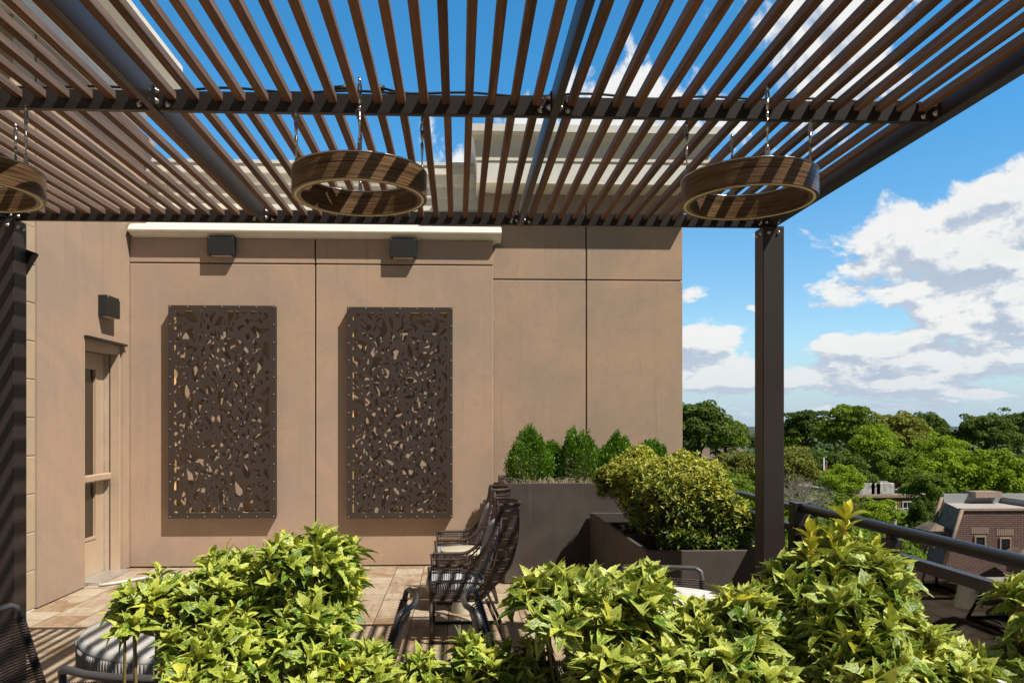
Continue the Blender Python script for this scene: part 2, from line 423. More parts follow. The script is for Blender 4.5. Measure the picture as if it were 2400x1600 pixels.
dr.box(X-.045, X, 7.59, 7.66, .03, 2.32); dr.box(X-.045, X, 8.15, 8.345, .03, 2.32); dr.box(X-.045, X, 7.66, 8.15, .03, .42); dr.box(X-.045, X, 7.66, 8.15, 2.15, 2.32)
door = P(dr, 'door', M['doorpaint'], sw)
g = MB().box(X-.03, X-.02, 7.66, 8.15, .42, 2.15).build('door_glass', M['doorglass'], door)
g = MB().box(X-.001, X+.008, 7.66, 8.17, .395, .42).box(X-.001, X+.008, 8.15, 8.165, .42, 2.15).build('glazing_bead', M['doorpaint'], door)
g = MB().box(X+.03, X+.09, 7.68, 8.34, 1.00, 1.07, .01).box(X, X+.05, 8.26, 8.32, 1.01, 1.06).build('push_bar', M['doorpaint'], door)
g = MB().box(X+.001, X+.012, 8.345, 8.383, .03, 2.32).build('weather_strip', M['alu'], door)
P(MB().box(WALL_X-.49, WALL_X-.004, 6.75, 7.58, 0, .012).box(WALL_X-.49, WALL_X-.004, 8.45, 8.6, 0, .012), 'base_joint', M['joint'], sw)
# white hose lying by the threshold
o = MB().tube([(-3.5,7.62,.02),(-3.38,7.72,.02),(-3.2,7.95,.02),(-3.0,8.0,.02),(-2.9,8.15,.02),(-3.1,8.35,.02)], .014, 8).build('hose', M['white'])
tag(o, 'white flexible hose lying on the tiles by the beige door', 'hose')
# stone pier
pr = empty('stone_pier', (-3.95, 6.5, 0), 'cream cast stone pier with horizontal joints behind the left pergola post', 'pier')
pm = MB()
zz = 0.02
while zz < 3.2:
    pm.box(-4.5, WALL_X-.003, 6.40, 6.725, zz, zz+.318, .006); zz += .325
pm.box(-4.5, WALL_X-.01, 6.41, 6.725, zz, 4.93)
P(pm, 'stone_blocks', M['stone'], pr); P(MB().box(-4.49, WALL_X-.01, 6.412, 6.72, 0, 3.25), 'mortar', M['creamgrey'], pr)
# ------------------------------------------------------------------ back wall (left portion) with lip
bw = empty('back_wall', (-1.6, BW, 0), 'smooth taupe stucco back wall carrying the two perforated panels', 'wall')
w = MB(); gp = .007; XR = .385
for (x0, x1) in ((WALL_X+.002, -1.592-gp), (-1.592+gp, XR)):
    w.box(x0, x1, BW, BW+.2, .014, 3.36-gp, .006); w.box(x0, x1, BW, BW+.2, 3.36+gp, 3.64, .006)
P(w, 'wall', M['stucco'], bw)
P(MB().box(WALL_X+.01, XR-.01, BW+.02, BW+.22, 0, 3.64), 'wall_joint', M['joint'], bw)
lp = [(BW+.15,3.64),(BW,3.64),(BW-.05,3.652),(BW-.075,3.668),(BW-.105,3.674),(BW-.122,3.688),(BW-.125,3.70),(BW-.122,3.705),(BW-.110,3.72),(BW-.09,3.745),(BW-.06,3.77),(BW+.15,3.83)]
P(MB().prism(lp, 'x', WALL_X+.03, XR+.09), 'crown_moulding', M['cream'], bw)
P(MB().prism([(x-0, z) for x, z in [(XR-.04,3.64),(XR,3.64),(XR+.04,3.665),(XR+.088,3.70),(XR+.088,3.755),(XR-.04,3.80)]], 'y', BW+.15, TW-.002), 'moulding_return', M['cream'], bw)
pp = [(9.3,4.60),(9.0,4.60),(9.0,4.50),(9.03,4.495),(9.06,4.40),(9.10,4.38),(9.10,4.26),(9.14,4.25),(9.14,4.12),(9.2,4.10),(9.2,3.64),(9.3,3.64)]
P(MB().prism(pp, 'x', -4.2, XR-.002), 'parapet', M['cream'], bw)
P(MB().box(-4.2, XR+.0, 8.985, 9.3, 4.602, 4.64), 'parapet_cap', M['creamgrey'], bw)
P(MB().prism([(BW+.15,3.80),(9.18,3.98),(9.18,3.90),(BW+.15,3.72)], 'x', WALL_X+.03, XR-.01), 'flashing', M['creamgrey'], bw)
# ------------------------------------------------------------------ tall wall right
tw = empty('tall_wall', (1.5, TW, 0), 'tall rough stucco wall section with cream cornice, right of the panel wall', 'wall')
w = MB()
for (x0, x1) in ((.30, 1.485-gp), (1.485+gp, 2.62)):
    w.box(x0, x1, TW, TW+.25, .014, 3.26-gp, .006); w.box(x0, x1, TW, TW+.25, 3.26+gp, 4.6, .006)
w.box(.30, 2.61, TW+.25, TW+4, .014, 4.6)
P(w, 'wall', M['stucco2'], tw)
P(MB().box(.31, 2.60, TW+.02, TW+.3, 0, 4.5), 'wall_joint', M['joint'], tw)
def ring_profile(mb, x0, x1, yf, prof):
    # prof: (outward offset, z); front and both sides mitred
    n = len(prof); vs = []
    for (o_, z) in prof:
        vs += [(x0-o_, 12.5, z), (x0-o_, yf-o_, z), (x1+o_, yf-o_, z), (x1+o_, 12.5, z)]
    fs = []
    for i in range(n-1):
        for k in range(3): fs.append((i*4+k, i*4+k+1, i*4+4+k+1, i*4+4+k))
    return mb.add(vs, fs)
P(ring_profile(MB(), .50, 2.53, TW, [(-.1,4.24),(.0,4.25),(.27,4.27),(.30,4.285),(.30,4.31)]), 'cornice_bead', M['cream'], tw)
P(ring_profile(MB(), .50, 2.53, TW, [(.298,4.31),(.298,4.53)]), 'cornice_band', M['creamgrey'], tw)
P(ring_profile(MB(), .50, 2.53, TW, [(.298,4.53),(.310,4.535),(.312,4.60),(.318,4.68),(.332,4.75),(.358,4.80),(.40,4.815)]), 'cornice_cove', M['cream'], tw)
P(ring_profile(MB(), .50, 2.53, TW, [(.40,4.815),(.425,4.82),(.425,4.90),(.0,4.95),(-.6,4.95)]), 'cornice_fascia', M['creamgrey'], tw)

# ------------------------------------------------------------------ wall lights
def wall_light(loc, rz, label):
    r = empty('wall_light', loc, label, 'wall light', 'black box wall lights', rz)
    MB().box(-.145, .145, -.095, 0, -.105, .105, .006).build('housing', M['lamp_black'], r)
    MB().box(-.11, .11, -.085, -.02, -.109, -.103).build('lens', M['lens'], r)
    for s in (-1, 1):
        MB().tube([(s*.128,-.098,.088),(s*.128,-.09,.088)], .008, 8).build('screw', M['steel'], r)
    return r
def wp(u, v, Y=BW): return at(u, v, Y)
a = wp(523, 580); wall_light((a[0], BW-.001, a[2]), 0, 'black box light under the cream moulding, above the left panel')
a = wp(946, 585); wall_light((a[0], BW-.001, a[2]), 0, 'black box light under the cream moulding, above the right panel')
wall_light((WALL_X+.001, 8.0, 2.78), R(90), 'black box light on the side wall above the beige door')

# ------------------------------------------------------------------ perforated panels
def perforated(seed, x0, z0, W=1.155, H=2.30):
    r = np.random.default_rng(seed); h = .0075
    nx = int(W/h); nz = int(H/h); hx = W/nx; hz = H/nz
    xs = np.linspace(0, W, nx+1); zs = np.linspace(0, H, nz+1)
    F = np.full((nz+1, nx+1), -1.0)
    ZZ, XX = np.meshgrid(zs, xs, indexing='ij')
    placed = []
    bord = .062
    tries = 0
    while tries < 6500:
        tries += 1
        sz = (.038+.100*r.random()**1.7)
        if tries > 2200: sz = .018+.034*r.random()
        cx, cz = r.uniform(.03, W-.03), r.uniform(.03, H-.03)
        asp = r.uniform(1.5, 3.4)
        ang = r.normal(math.pi/2, .65); bend = r.uniform(-.45, .45)
        ok = True
        for (px, pz, ps, pa) in placed:
            dx, dz = cx-px, cz-pz
            d = math.hypot(dx, dz)
            if d > .32: continue
            th = math.atan2(dz, dx)
            ea = ps/math.sqrt((math.cos(th-pa[0]))**2+(pa[1]*math.sin(th-pa[0]))**2)
            eb = sz/math.sqrt((math.cos(th-ang))**2+(asp*math.sin(th-ang))**2)
            if d < (ea+eb)*.92+.010: ok = False; break
        if not ok: continue
        placed.append((cx, cz, sz, (ang, asp)))
        ca, sa = math.cos(ang), math.sin(ang)
        ext = sz*1.7+.02
        j0, j1 = max(0, int((cx-ext)/hx)), min(nx+1, int((cx+ext)/hx)+2); i0, i1 = max(0, int((cz-ext)/hz)), min(nz+1, int((cz+ext)/hz)+2)
        Xw = XX[i0:i1, j0:j1]; Zw = ZZ[i0:i1, j0:j1]
        if Xw.size == 0: continue
        a_ = (Xw-cx)*ca+(Zw-cz)*sa; b_ = -(Xw-cx)*sa+(Zw-cz)*ca
        b_ = b_ + bend*a_*a_/sz
        nv = r.integers(4, 8); tv_ = np.sort(np.linspace(0, 2*math.pi, nv, endpoint=False)+r.uniform(-.45, .45, nv)+r.uniform(0, 6))
        rv_ = np.where(r.random(nv) < .5, r.uniform(.85, 1.45, nv), r.uniform(.40, .8, nv))*sz
        px_, py_ = rv_*np.cos(tv_), rv_*np.sin(tv_)/asp
        dmin = np.full(Xw.shape, 1e9); inside = np.zeros(Xw.shape, bool)
        for q in range(nv):
            x1, y1, x2, y2 = px_[q], py_[q], px_[(q+1) % nv], py_[(q+1) % nv]
            ex, ey = x2-x1, y2-y1; wx, wy = a_-x1, b_-y1
            tt = np.clip((wx*ex+wy*ey)/(ex*ex+ey*ey+1e-12), 0, 1)
            dmin = np.minimum(dmin, np.hypot(wx-ex*tt, wy-ey*tt))
            cr = ((y1 > b_) != (y2 > b_)) & (a_ < (x2-x1)*(b_-y1)/(y2-y1+1e-12)+x1); inside ^= cr
        F[i0:i1, j0:j1] = np.maximum(F[i0:i1, j0:j1], np.where(inside, dmin, -dmin)+.0015)
    # solid border, straight cut
    B = np.minimum(np.minimum(XX-bord, W-bord-XX), np.minimum(ZZ-bord, H-bord-ZZ))
    F = np.minimum(F, B)
    S = -F                                   # solid where S>0
    V = []; Fc = []; cache = {}
    def vid(key, p):
        if key not in cache: cache[key] = len(V); V.append(p)
        return cache[key]
    def corner(i, j): return vid(('c', i, j), (xs[j], 0, zs[i]))
    def edge(i, j, i2, j2):
        a = S[i, j]; b = S[i2, j2]; t = a/(a-b)
        return vid(('e', i, j, i2, j2), (xs[j]+(xs[j2]-xs[j])*t, 0, zs[i]+(zs[i2]-zs[i])*t))
    for i in range(nz):
        for j in range(nx):
            cs = [(i, j), (i, j+1), (i+1, j+1), (i+1, j)]
            ins = [S[c] > 0 for c in cs]
            if not any(ins): continue
            if all(ins): Fc.append([corner(*c) for c in cs]); continue
            poly = []
            for k in range(4):
                a = cs[k]; b = cs[(k+1) % 4]
                if ins[k]: poly.append(corner(*a))
                if ins[k] != ins[(k+1) % 4]:
                    lo, hi = (a, b) if a < b else (b, a)
                    poly.append(edge(*lo, *hi))
            if len(poly) > 2: Fc.append(poly)
    me = bpy.data.meshes.new('sheet'); me.from_pydata([(x, y, z) for x, y, z in V], [], Fc); me.update(); me.materials.append(M['panel'])
    return me
def panel(seed, c0, c1, label):
    a = wp(*c0); b = wp(*c1); x0, x1, z0, z1 = a[0], b[0], b[2], a[2]
    W = x1-x0; H = z1-z0; dp = .095
    r = empty('perforated_panel', (x0, BW-dp, z0), label, 'wall panel', 'perforated metal wall panels')
    me = perforated(seed, 0, 0, W, H)
    o = link('sheet', me, r); so = o.modifiers.new('t', 'SOLIDIFY'); so.thickness = .006; so.offset = -1
    fr = MB()
    fr.box(.004, .016, .008, dp-.001, .004, H-.004); fr.box(W-.016, W-.004, .008, dp-.001, .004, H-.004)
    fr.box(.016, W-.016, .008, dp-.001, .004, .016); fr.box(.016, W-.016, .008, dp-.001, H-.016, H-.004)
    fr.build('box_frame', M['panelback'], r)
    ld = MB(); q = .058
    ld.box(q-.006, q+.012, .03, .045, q, H-q); ld.box(W-q-.001, W-q+.006, .03, .045, q, H-q); ld.box(q+.012, W-q-.008, .03, .045, H-q-.002, H-q+.006); ld.box(q+.012, W-q-.008, .03, .045, q-.006, q+.003)
    ld.build('light_strip', M['led'], r)
    sc = MB(); sc.lathe([(.0001,-.006),(.006,-.005),(.009,0)], 8); sc.v = [(x, z, y) for x, y, z in sc.v]
    s0 = None
    pts = [(.018+(W-.036)*k/6, z) for k in range(7) for z in (.018, H-.018)]+[(x, .018+(H-.036)*k/12) for k in range(1, 12) for x in (.018, W-.018)]
    for (x, z) in pts:
        if s0 is None: s0 = sc.build('screw', M['dull'], r); s1 = s0
        else: s1 = s0.copy(); COL.objects.link(s1); s1.parent = r
        s1.location = (x, -.001, z)
panel(3, (402,718), (650,1211), 'brown laser-cut metal panel nearest the door, left of the vertical wall joint')
panel(9, (816,722), (1061,1211), 'brown laser-cut metal panel right of the vertical wall joint, behind the wicker chairs')

# ------------------------------------------------------------------ pergola
ZB = 2.837; ZT = 2.915; YB, YM, YF = 4.80, 3.09, 1.76
RX = [-2.752, -1.205, .385, 1.975]
pg = empty('pergola', (0, 3.1, 0), 'dark bronze steel pergola with brown hardwood slats over the terrace', 'pergola')
def PP(mb, name, m, par=pg): 
    o = mb.build(name, m, par)
    if par is pg: o.location = (0, -3.1, 0)
    return o
for y in (YB, YM, YF):
    for k in range(3):
        PP(MB().box(RX[k]+(.0265 if k == 0 else (.0155 if y < YB-.1 else -.0005)), RX[k+1]-(.0265 if k == 2 else (.0155 if y < YB-.1 else .0005)), y, y+.028, ZB, ZT, .002), 'cross_beam', M['bronze'])
for k, x in enumerate(RX):
    w_ = .026 if k in (0, 3) else .015
    ye = YB+.08 if k in (0, 3) else YB-.001
    PP(MB().box(x-w_, x+w_, YF-.06, ye, ZB-.004, ZT+.010, .002), 'rafter', M['bronze'])
for x in (RX[0], RX[3]):
    PP(MB().box(x-.067, x+.067, YB-.055, YB+.085, 0.006, ZB-.005, .004), 'post', M['bronze2'])
    PP(MB().box(x-.11, x+.11, YB-.10, YB+.13, 0.0, .012, .002), 'base_plate', M['bronze2'])
    PP(MB().box(x-.067, x+.067, YF-.055, YF+.085, 0.006, ZB-.005, .004), 'post', M['bronze2'])
slat0 = {}
for bay, (ya, yb) in enumerate(((YF+.028, YM), (YM+.028, YB))):
    for k in range(3):
        for i in range(17):
            x = (RX[k] if k else RX[1]-1.59)+.0715+i*.0904
            if bay == 0 and x < -2.42: continue
            if bay not in slat0:
                L = (yb-ya)/2-.0015
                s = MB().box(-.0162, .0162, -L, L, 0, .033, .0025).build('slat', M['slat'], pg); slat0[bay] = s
            else:
                s = slat0[bay].copy(); COL.objects.link(s); s.parent = pg
            s.location = (x+random.uniform(-.0015,.0015), (ya+yb)/2-3.1, ZT-.040+random.uniform(-.0008,.0008)); s.rotation_euler = (0, random.uniform(-.03,.03), random.uniform(-.0018,.0018))
# brackets and bolts
bolt = None
def put_bolt(x, y, z, axis):
    global bolt
    if bolt is None:
        b = MB(); b.lathe([(.0001,.013),(.006,.013),(.0075,.006),(.0075,.0045),(.0125,.004),(.0125,0)], 10)
        bolt = b.build('bolt', M['steel'], pg); o = bolt
    else:
        o = bolt.copy(); COL.objects.link(o); o.parent = pg
    o.location = (x, y-3.1, z)
    o.rotation_euler = {'-y': (R(90),0,0), '+x': (0,R(90),0), '-x': (0,R(-90),0)}[axis]
for y in (YB, YM):
    for k, x in enumerate(RX):
        sides = [-1, 1] if 0 < k < 3 else ([1] if k == 0 else [-1])
        for s in sides:
            e = x+s*(.0265 if k in (0, 3) else .0155)
            lo, hi = sorted((e, e+s*.062))
            b = MB().box(lo, hi, y-.006, y-.0005, ZB+.004, ZT+.002); b.box(*sorted((e, e+s*.005)), y-.05, y-.006, ZB+.004, ZT+.002)
            PP(b, 'bracket', M['bronze'])
            for z in (ZB+.020, ZT-.016): put_bolt(e+s*.040, y-.006, z, '-y')
            put_bolt(e+s*.005, y-.032, ZB+.022, '+x' if s > 0 else '-x'); put_bolt(e+s*.005, y-.032, ZT-.016, '+x' if s > 0 else '-x')
for x, s in ((RX[0], 1), (RX[3], -1)):
    for yy in (YB-.02, YB+.045): put_bolt(x+s*.067, yy, ZB-.045, '+x' if s > 0 else '-x')
    for xx in (-.03, .03): put_bolt(x+xx, YB-.055, ZB-.045, '-y')
gs = MB(); X = RX[0]+.05
gs.prism([(X,ZB-.155),(X+.08,ZB-.185),(X+.085,ZB-.195),(X,ZB-.34)], 'y', YB+.088, YB+.094)
PP(gs, 'gusset_plate', M['bronze'])
# power cable along the middle beam
pts = [(x, YM+.014+.006*math.sin(x*9), ZT+.012+.006*math.sin(x*13+1)) for x in np.arange(-1.9, 1.9, .06)]
cb = empty('power_cable', (0, YM, ZT), 'thin black power cable lying along the top of the middle beam', 'cable')
P(MB().tube(pts, .005, 6), 'cable', M['rubber'], cb)
P(MB().tube([(-.50,YM+.03,ZT+.03),(-.44,YM+.03,ZT+.036)], .012, 10).tube([(-.35,YM+.03,ZT+.038),(-.30,YM+.03,ZT+.034)], .013, 10).tube([(-.30,YM+.03,ZT+.034),(-.26,YM+.02,ZT+.02),(-.2,YM+.014,ZT+.01)], .005, 6), 'connector', M['rubber'], cb)

# ------------------------------------------------------------------ ring pendants
def pendant(x, ang, label):
    r = empty('ring_pendant', (x, YM+.02, 2.50), label, 'pendant light', 'wood ring pendants hanging from the pergola')
    Ro, Ri = .268, .232
    MB().lathe([(Ro,0.0),(Ro,.098),(Ri,.098),(Ri,0.0)], 96, closed=True, smooth=False).build('ring', M['ringwood'], r)
    MB().lathe([(Ro-.011,-.0015),(Ro-.011,.001),(Ro-.021,.001),(Ro-.021,-.0015)], 96, closed=True).build('diffuser', M['goldstrip'], r)
    MB().lathe([(Ro+.002,.098),(Ro+.002,.102),(Ri-.002,.102),(Ri-.002,.098)], 96, closed=True).build('top_trim', M['steel'], r)
    for i in range(4):
        a = ang+i*math.pi/2
        px, py = (Ro-.018)*math.cos(a), (Ro-.018)*math.sin(a)
        zt = (2.875-2.50) if abs(py) > .08 else (ZB-2.50)
        rd = MB(); rd.tube([(px,py,.13),(px,py,zt-.085)], .0035, 8); rd.tube([(px,py,.20),(px,py,.235)], .006, 8); rd.tube([(px,py,zt-.12),(px,py,zt-.10)], .006, 8)
        ro = rd.build('hanger_rod', M['steel'], r)
        MB().box(px-.008, px+.008, py-.004, py+.004, .098, .135, .001).tube([(px,py,.135),(px,py,.15)], [.008,.004], 8).build('clevis', M['steel'], ro)
        hk = MB(); hk.tube([(px+.0055*math.cos(w), py, zt-.042+.026*math.sin(w)) for w in np.linspace(0, 2*math.pi, 14)[:-1]], .004, 6, closed=True)
        hk.tube([(px,py,zt-.095),(px,py,zt-.05)], [.0045,.0085], 8); hk.tube([(px,py,zt-.02),(px,py,zt+.002)], .0055, 8)
        hk.build('snap_hook', M['steel'], ro)
pendant(-1.935, R(80), 'dark wood ring pendant cut by the left picture edge')
pendant(-.397, R(97), 'dark wood ring pendant hanging in the middle bay, above the panel wall')
pendant(1.188, R(85), 'dark wood ring pendant hanging in the bay beside the right post')

# ------------------------------------------------------------------ planters
def box_planter(name, x0, x1, y0, y1, h, label, t=.035, soil=.12, group=None):
    r = empty(name, ((x0+x1)/2, (y0+y1)/2, 0), label, 'planter', group)
    b = MB(); b.box(x0, x1, y0, y0+t, .008, h, .004); b.box(x0, x1, y1-t, y1, .008, h, .004); b.box(x0, x0+t, y0+t, y1-t, .008, h-.0005, .002); b.box(x1-t, x1, y0+t, y1-t, .008, h-.0005, .002)
    P(b, 'planter_box', M['planter'], r)
    s = MB().box(x0+t+.001, x1-t-.001, y0+t+.001, y1-t-.001, .012, h-soil)
    P(s, 'soil', M['soil'], r); return r
box_planter('tall_planter', .455, 2.36, 7.60, 8.86, 1.0, 'tall charcoal planter box against the rough stucco wall holding boxwoods', soil=.06)
GP = 'low charcoal planter boxes in a row beside the tall planter'
box_planter('low_planter', 1.30, 2.10, 6.82, 7.575, .708, 'low charcoal planter box touching the tall planter', .03, .20, GP)
box_planter('low_planter', 1.303, 2.10, 6.06, 6.81, .71, 'middle low charcoal planter box of the row', .03, .20, GP)
box_planter('low_planter', 1.30, 2.10, 5.29, 6.045, .71, 'low charcoal planter box nearest the right pergola post', .03, .20, GP)
box_planter('hedge_planter', -2.2, 2.1, 1.5, 2.45, .55, 'long charcoal planter holding the variegated hedge in the foreground', .04, .05)

# ------------------------------------------------------------------ foliage
def frames(D, N):
    D = D/np.linalg.norm(D, axis=1, keepdims=True)
    X = np.cross(D, N); X /= np.linalg.norm(X, axis=1, keepdims=True)+1e-9
    Z = np.cross(X, D); return X, D, Z
def scatter(tv, tf, luv, Pn, D, N, L, W=None, rnd=None, yng=None):
    n = len(Pn); k = len(tv); X, Y, Z = frames(D, N)
    W = L if W is None else W
    V = Pn[:, None, :] + tv[None, :, 0:1]*(X*W[:, None])[:, None, :] + tv[None, :, 1:2]*(Y*L[:, None])[:, None, :] + tv[None, :, 2:3]*(Z*L[:, None])[:, None, :]
    F = (tf[None, :, :]+(np.arange(n)*k)[:, None, None]).reshape(-1, tf.shape[1])
    rnd = rng.random(n) if rnd is None else rnd
    yng = np.zeros(n) if yng is None else yng
    return V.reshape(-1, 3), F, np.repeat(rnd, k), np.tile(luv, (n, 1)), np.repeat(yng, k)
def leaf_template(rows=8, w=.25, tooth=.05, droop=.25, fold=.35, wmax=.45):
    vs, uv, fs = [], [], []
    for i in range(rows+1):
        t = i/rows
        prof = math.sin(math.pi*min(1, t**.92))**.95 if 0 < t < 1 else 0.0
        ww = w*prof*(1.12-.24*t)+(.008 if t == 0 else 0)
        if tooth and 2 <= i < rows: ww += tooth*(1 if i % 2 else -1)*.5
        ww = max(ww, .004)
        z = .10*math.sin(math.pi*t*.6)-droop*t*t
        for s in (-1, 0, 1):
            vs.append((s*ww, t+.03*abs(s)*(-1 if i % 2 else 1)*(1 if tooth else 0), z+fold*abs(s)*ww)); uv.append((s, t, 0))
    for i in range(rows):
        for c_ in (0, 1):
            a = i*3+c_; fs.append((a, a+1, a+4, a+3))
    return np.array(vs), np.array(fs), np.array(uv, float)
LT_narrow = leaf_template(9, .175, .05, .22, .5)
LT_broad = leaf_template(12, .215, .012, .20, .55)
LT_small = leaf_template(2, .22, 0, .15, .3)
LT_mid = leaf_template(4, .17, 0, .22, .5)
ALT = {id(LT_narrow): [LT_narrow, leaf_template(9, .16, .06, .36, .7), leaf_template(9, .185, .035, .12, .25), leaf_template(9, .13, .05, .40, .9)],
       id(LT_broad): [LT_broad, leaf_template(12, .19, .012, .40, .8), leaf_template(12, .235, .008, .10, .25), leaf_template(12, .19, .02, .38, 1.0), leaf_template(12, .16, .01, .2, .5)]}
def unit(v): return v/(np.linalg.norm(v, axis=-1, keepdims=True)+1e-9)
def surf_points(blobs, n, jit=.06, zmin=-9, lo=-.25, shell=(.72, 1.0)):
    # points on the union of ellipsoids; blobs = (cx,cy,cz, rx,ry,rz)
    B = np.array(blobs); w = (B[:, 3]*B[:, 5]+B[:, 4]*B[:, 5]+B[:, 3]*B[:, 4]); w = w/w.sum()
    P_, N_ = [], []
    cnt = 0
    while cnt < n:
        m = n*2
        idx = rng.choice(len(B), m, p=w); d = unit(rng.normal(size=(m, 3)))
        keep = d[:, 2] > lo; idx, d = idx[keep], d[keep]
        rad = rng.uniform(shell[0], shell[1], len(d))**.7*(1+rng.normal(0, jit, len(d)))
        p = B[idx, :3]+d*B[idx, 3:6]*rad[:, None]
        nn = unit(d/B[idx, 3:6])
        ins = np.zeros(len(p), bool)
        for j in range(len(B)):
            q = np.sum(((p-B[j, :3])/B[j, 3:6])**2, axis=1); ins |= (q < .55) & (idx != j)
        k = (~ins) & (p[:, 2] > zmin); P_.append(p[k]); N_.append(nn[k]); cnt += k.sum()
    return np.concatenate(P_)[:n], np.concatenate(N_)[:n]
def whorls(T, A, tmpl, Ls, nl=(6, 9), young=.02, el=(22, 76)):
    Pn, D, N, L, Wd, rn, yg = [], [], [], [], [], [], []
    for p, a in zip(T, A):
        k = rng.integers(*nl); size = rng.uniform(*Ls); ph = rng.uniform(0, 6.28)
        a = a/np.linalg.norm(a); e1 = np.cross(a, (.3, .5, .1)); e1 /= np.linalg.norm(e1); e2 = np.cross(a, e1)
        base = rng.random(); yv = 1.0 if rng.random() < young else 0.0
        for i in range(k):
            th = R(el[0]+(el[1]-el[0])*((i+.5)/k)+rng.normal(0, 6)); f = ph+i*2.4+rng.normal(0, .2)
            rd = math.cos(f)*e1+math.sin(f)*e2
            d = math.cos(th)*a+math.sin(th)*rd
            nn = a-d*np.dot(a, d)
            if np.linalg.norm(nn) < .15: nn = -rd
            nn = nn + rng.normal(0, .25, 3)
            s = size*(.55+.5*((i+.5)/k))*rng.uniform(.8, 1.15)
            Pn.append(p-a*.012*i/k*2); D.append(d); N.append(nn); L.append(s); Wd.append(s*rng.uniform(.85, 1.2))
            rn.append(np.clip(base*.4+rng.random()*.25+.42*(1-i/k), 0, 1)); yg.append(np.clip(yv*rng.uniform(.5, 1)+(.38 if i < 2 else 0)*rng.random(), 0, 1))
    return tuple(map(np.array, (Pn, D, N, L, Wd, rn, yg)))
def shrub(name, label, base, blobs, n, tmpl, Ls, m, group, up=.55, n_in=.5, young=.02, tone=False, nstems=10, cat='shrub'):
    r = empty(name, base, label, cat, group); off = -np.array(base)
    sub = []
    for b in blobs:
        for k in range(7):
            d_ = unit(rng.normal(size=3)); d_[2] = abs(d_[2])*1.1-.2; q = rng.uniform(.72, .98); s_ = rng.uniform(.26, .42)
            sub.append((b[0]+d_[0]*b[3]*q, b[1]+d_[1]*b[4]*q, b[2]+d_[2]*b[5]*q-.01, b[3]*s_, b[4]*s_, b[5]*s_))
    blobs = [(b[0], b[1], b[2], b[3]*.88, b[4]*.88, b[5]*.88) for b in blobs]+sub
    T, A = surf_points(blobs, n, .07, lo=-.35); A = unit(A+np.array([0, 0, up*1.7])+rng.normal(0, .22, A.shape))
    T2, A2 = surf_points(blobs, int(n*n_in), .05, lo=-.6, shell=(.25, .7)); A2 = unit(A2+np.array([0, 0, .3])+rng.normal(0, .4, A2.shape))
    data = whorls(np.concatenate([T, T2]), np.concatenate([A, A2]), tmpl, Ls, young=young)
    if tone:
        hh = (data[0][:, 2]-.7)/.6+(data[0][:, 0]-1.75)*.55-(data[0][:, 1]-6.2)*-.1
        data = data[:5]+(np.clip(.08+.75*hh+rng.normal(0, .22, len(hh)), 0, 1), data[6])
    alts = ALT.get(id(tmpl), [tmpl]); pick = rng.integers(0, len(alts), len(data[0])); parts_ = []; o_ = 0
    for q in range(len(alts)):
        k_ = pick == q; V, F, rn, uv, yg = scatter(*alts[q], *[d_[k_] for d_ in data[:5]], data[5][k_], data[6][k_])
        parts_.append((V, F+o_, rn, uv, yg)); o_ += len(V)
    V, F, rn, uv, yg = [np.concatenate(z) for z in zip(*parts_)]
    npmesh('foliage', V+off, F, m, r, dict(rnd=rn, luv=uv, yng=yg), smooth=True)
    st = MB(); bz = base[2]
    for i in range(min(nstems*4, len(T))):
        p = T[i]; q = np.array(base)+rng.normal(0, .04, 3); q[2] = bz
        mid = q*.45+p*.55; mid[2] = q[2]*.5+p[2]*.5-.03; mid[:2] += rng.normal(0, .02, 2)
        st.tube([q+off, mid+off, p-A[i]*.03+off, p+off], [.008, .006, .0035, .0025], 5)
    st.build('stem', M['stem'], r)
    return r
HP = 'variegated shrubs of the foreground hedge'
def B(u0, u1, v0, v1, Y, ry=None):      # ellipsoid filling a picture-sized box at depth Y
    a = at(u0, v0, Y); b = at(u1, v1, Y)
    return ((a[0]+b[0])/2, Y, (a[2]+b[2])/2, (b[0]-a[0])/2, ry or (b[0]-a[0])/2*.9, (a[2]-b[2])/2)
